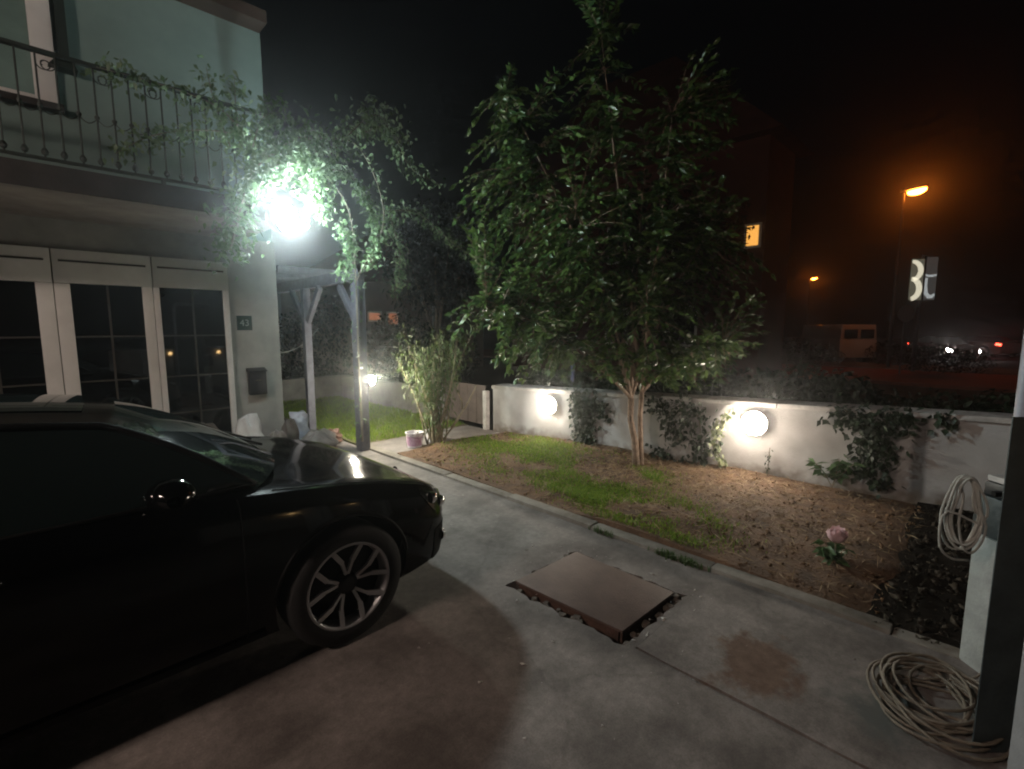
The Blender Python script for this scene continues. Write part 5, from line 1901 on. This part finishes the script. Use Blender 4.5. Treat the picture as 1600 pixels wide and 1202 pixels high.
# red house behind the tree
def far_house(name, lab, x0, x1, y0, y1, h, ridge, wm, rm, wins, grp=None):
    e = empty(name, ((x0 + x1) / 2, (y0 + y1) / 2, -.3), label=lab, cat='house', group=grp)
    MB().box(x0, x1, y0, y1, -.4, h).build('wall', wm, e)
    o = .5
    xm, ya, yb = (x0 + x1) / 2, y0 + (y1 - y0) * .35, y1 - (y1 - y0) * .35
    MB().add([(x0 - o, y0 - o, h), (x1 + o, y0 - o, h), (x1 + o, y1 + o, h), (x0 - o, y1 + o, h), (xm, ya, ridge), (xm, yb, ridge)],
             [(0, 1, 4), (1, 2, 5, 4), (2, 3, 5), (3, 0, 4, 5), (3, 2, 1, 0)]).build('roof', rm, e)
    for face, a, z, w, hh, m in wins:
        wo = MB()
        if face == 'x':
            wo.box(x0 - .05, x0 - .002, a - w / 2 - .08, a + w / 2 + .08, z - .08, z + hh + .08)
            pn = MB().box(x0 - .06, x0 - .0505, a - w / 2, a + w / 2, z, z + hh)
        else:
            wo.box(a - w / 2 - .08, a + w / 2 + .08, y0 - .05, y0 - .002, z - .08, z + hh + .08)
            pn = MB().box(a - w / 2, a + w / 2, y0 - .06, y0 - .0505, z, z + hh)
        wo = wo.build('window', M['pvc'], e)
        pn.build('pane', M[m], wo)
    return e


far_house('red_house', 'dark red neighbouring house with one lit window behind the tree', 17, 19.6, 5.6, 17, 7.6, 11.8, M['brick_red'], M['roof_red'],
          [('x', 5.95, 4.25, .36, .62, 'lit_window'), ('x', 8.2, 4.2, .9, 1.3, 'glass'), ('x', 11, 4.2, .9, 1.3, 'glass'), ('x', 14, 4.2, .9, 1.3, 'glass'),
           ('x', 8.2, 1.0, .9, 1.3, 'glass'), ('x', 11, 1.0, .9, 1.3, 'glass'), ('x', 14, 1.0, .9, 1.3, 'glass')])
far_house('neighbour_house', 'dim house with two small orange lit windows seen through the vine', 9.4, 16, 18, 26, 3.4, 6.2, M['house_far'], M['roof_red'],
          [('y', 10.1, 1.9, .5, .28, 'lit_window_dim'), ('y', 10.95, 1.75, .42, .42, 'lit_window_dim'), ('y', 13.5, 1.6, .9, 1.0, 'glass')])

# slim bluish pole glimpsed through the leaves
bp = at_r(895, 570, 7.6)
tag(MB().tube([(bp.x, bp.y, -.35), (bp.x, bp.y, 1.5)], .03, 8).build('slim_pole', M['blue_pole']), 'slim bluish pole standing behind the wall under the tree', 'pole')

# wall behind the viewer whose two small lamps are mirrored in the windows
tag(MB().box(1.6, 6.4, -3.6, -3.42, -.3, 1.0).build('entrance_wall', M['wall_back'], bevel=.01), 'low wall opposite the house windows beside the entrance', 'wall')
for x, lab in ((3.0, 'small warm lamp on the entrance wall, nearer the gate'), (4.25, 'small warm lamp on the entrance wall, farther from the gate')):
    e = empty('entrance_lamp', (x, -3.42, .86), label=lab, cat='lamp', group='lamps on the entrance wall')
    MB().lathe((x, -3.418, .86), [(0, 0), (.05, 0), (.05, .015)], 16, 'y').build('base', M['lamp_white'], e)
    MB().lathe((x, -3.402, .86), [(.045, 0), (.04, .03), (.02, .045), (0, .048)], 16, 'y').build('globe', M['small_warm'], e, smooth=True)

# ------------------------------------------------------------------ thin haze volume added to imitate lens glow round the lamps
hz, ht_, hb, HN, HL = nt('glow_haze')
HN.remove(hb)
pv = HN.new('ShaderNodeVolumePrincipled')
pv.inputs['Color'].default_value = (.9, .93, .95, 1)
pv.inputs['Density'].default_value = HAZE
pv.inputs['Anisotropy'].default_value = 0.92
HL.new(pv.outputs[0], HN['Material Output'].inputs['Volume'])
if HAZE > 0:
    o = MB().box(-101, 101, -101, 101, -1.5, 16).build('haze', hz, origin=(0, 0, 0))
    tag(o, 'thin added haze imitating lens glow around the lamps', 'haze', kind='stuff')
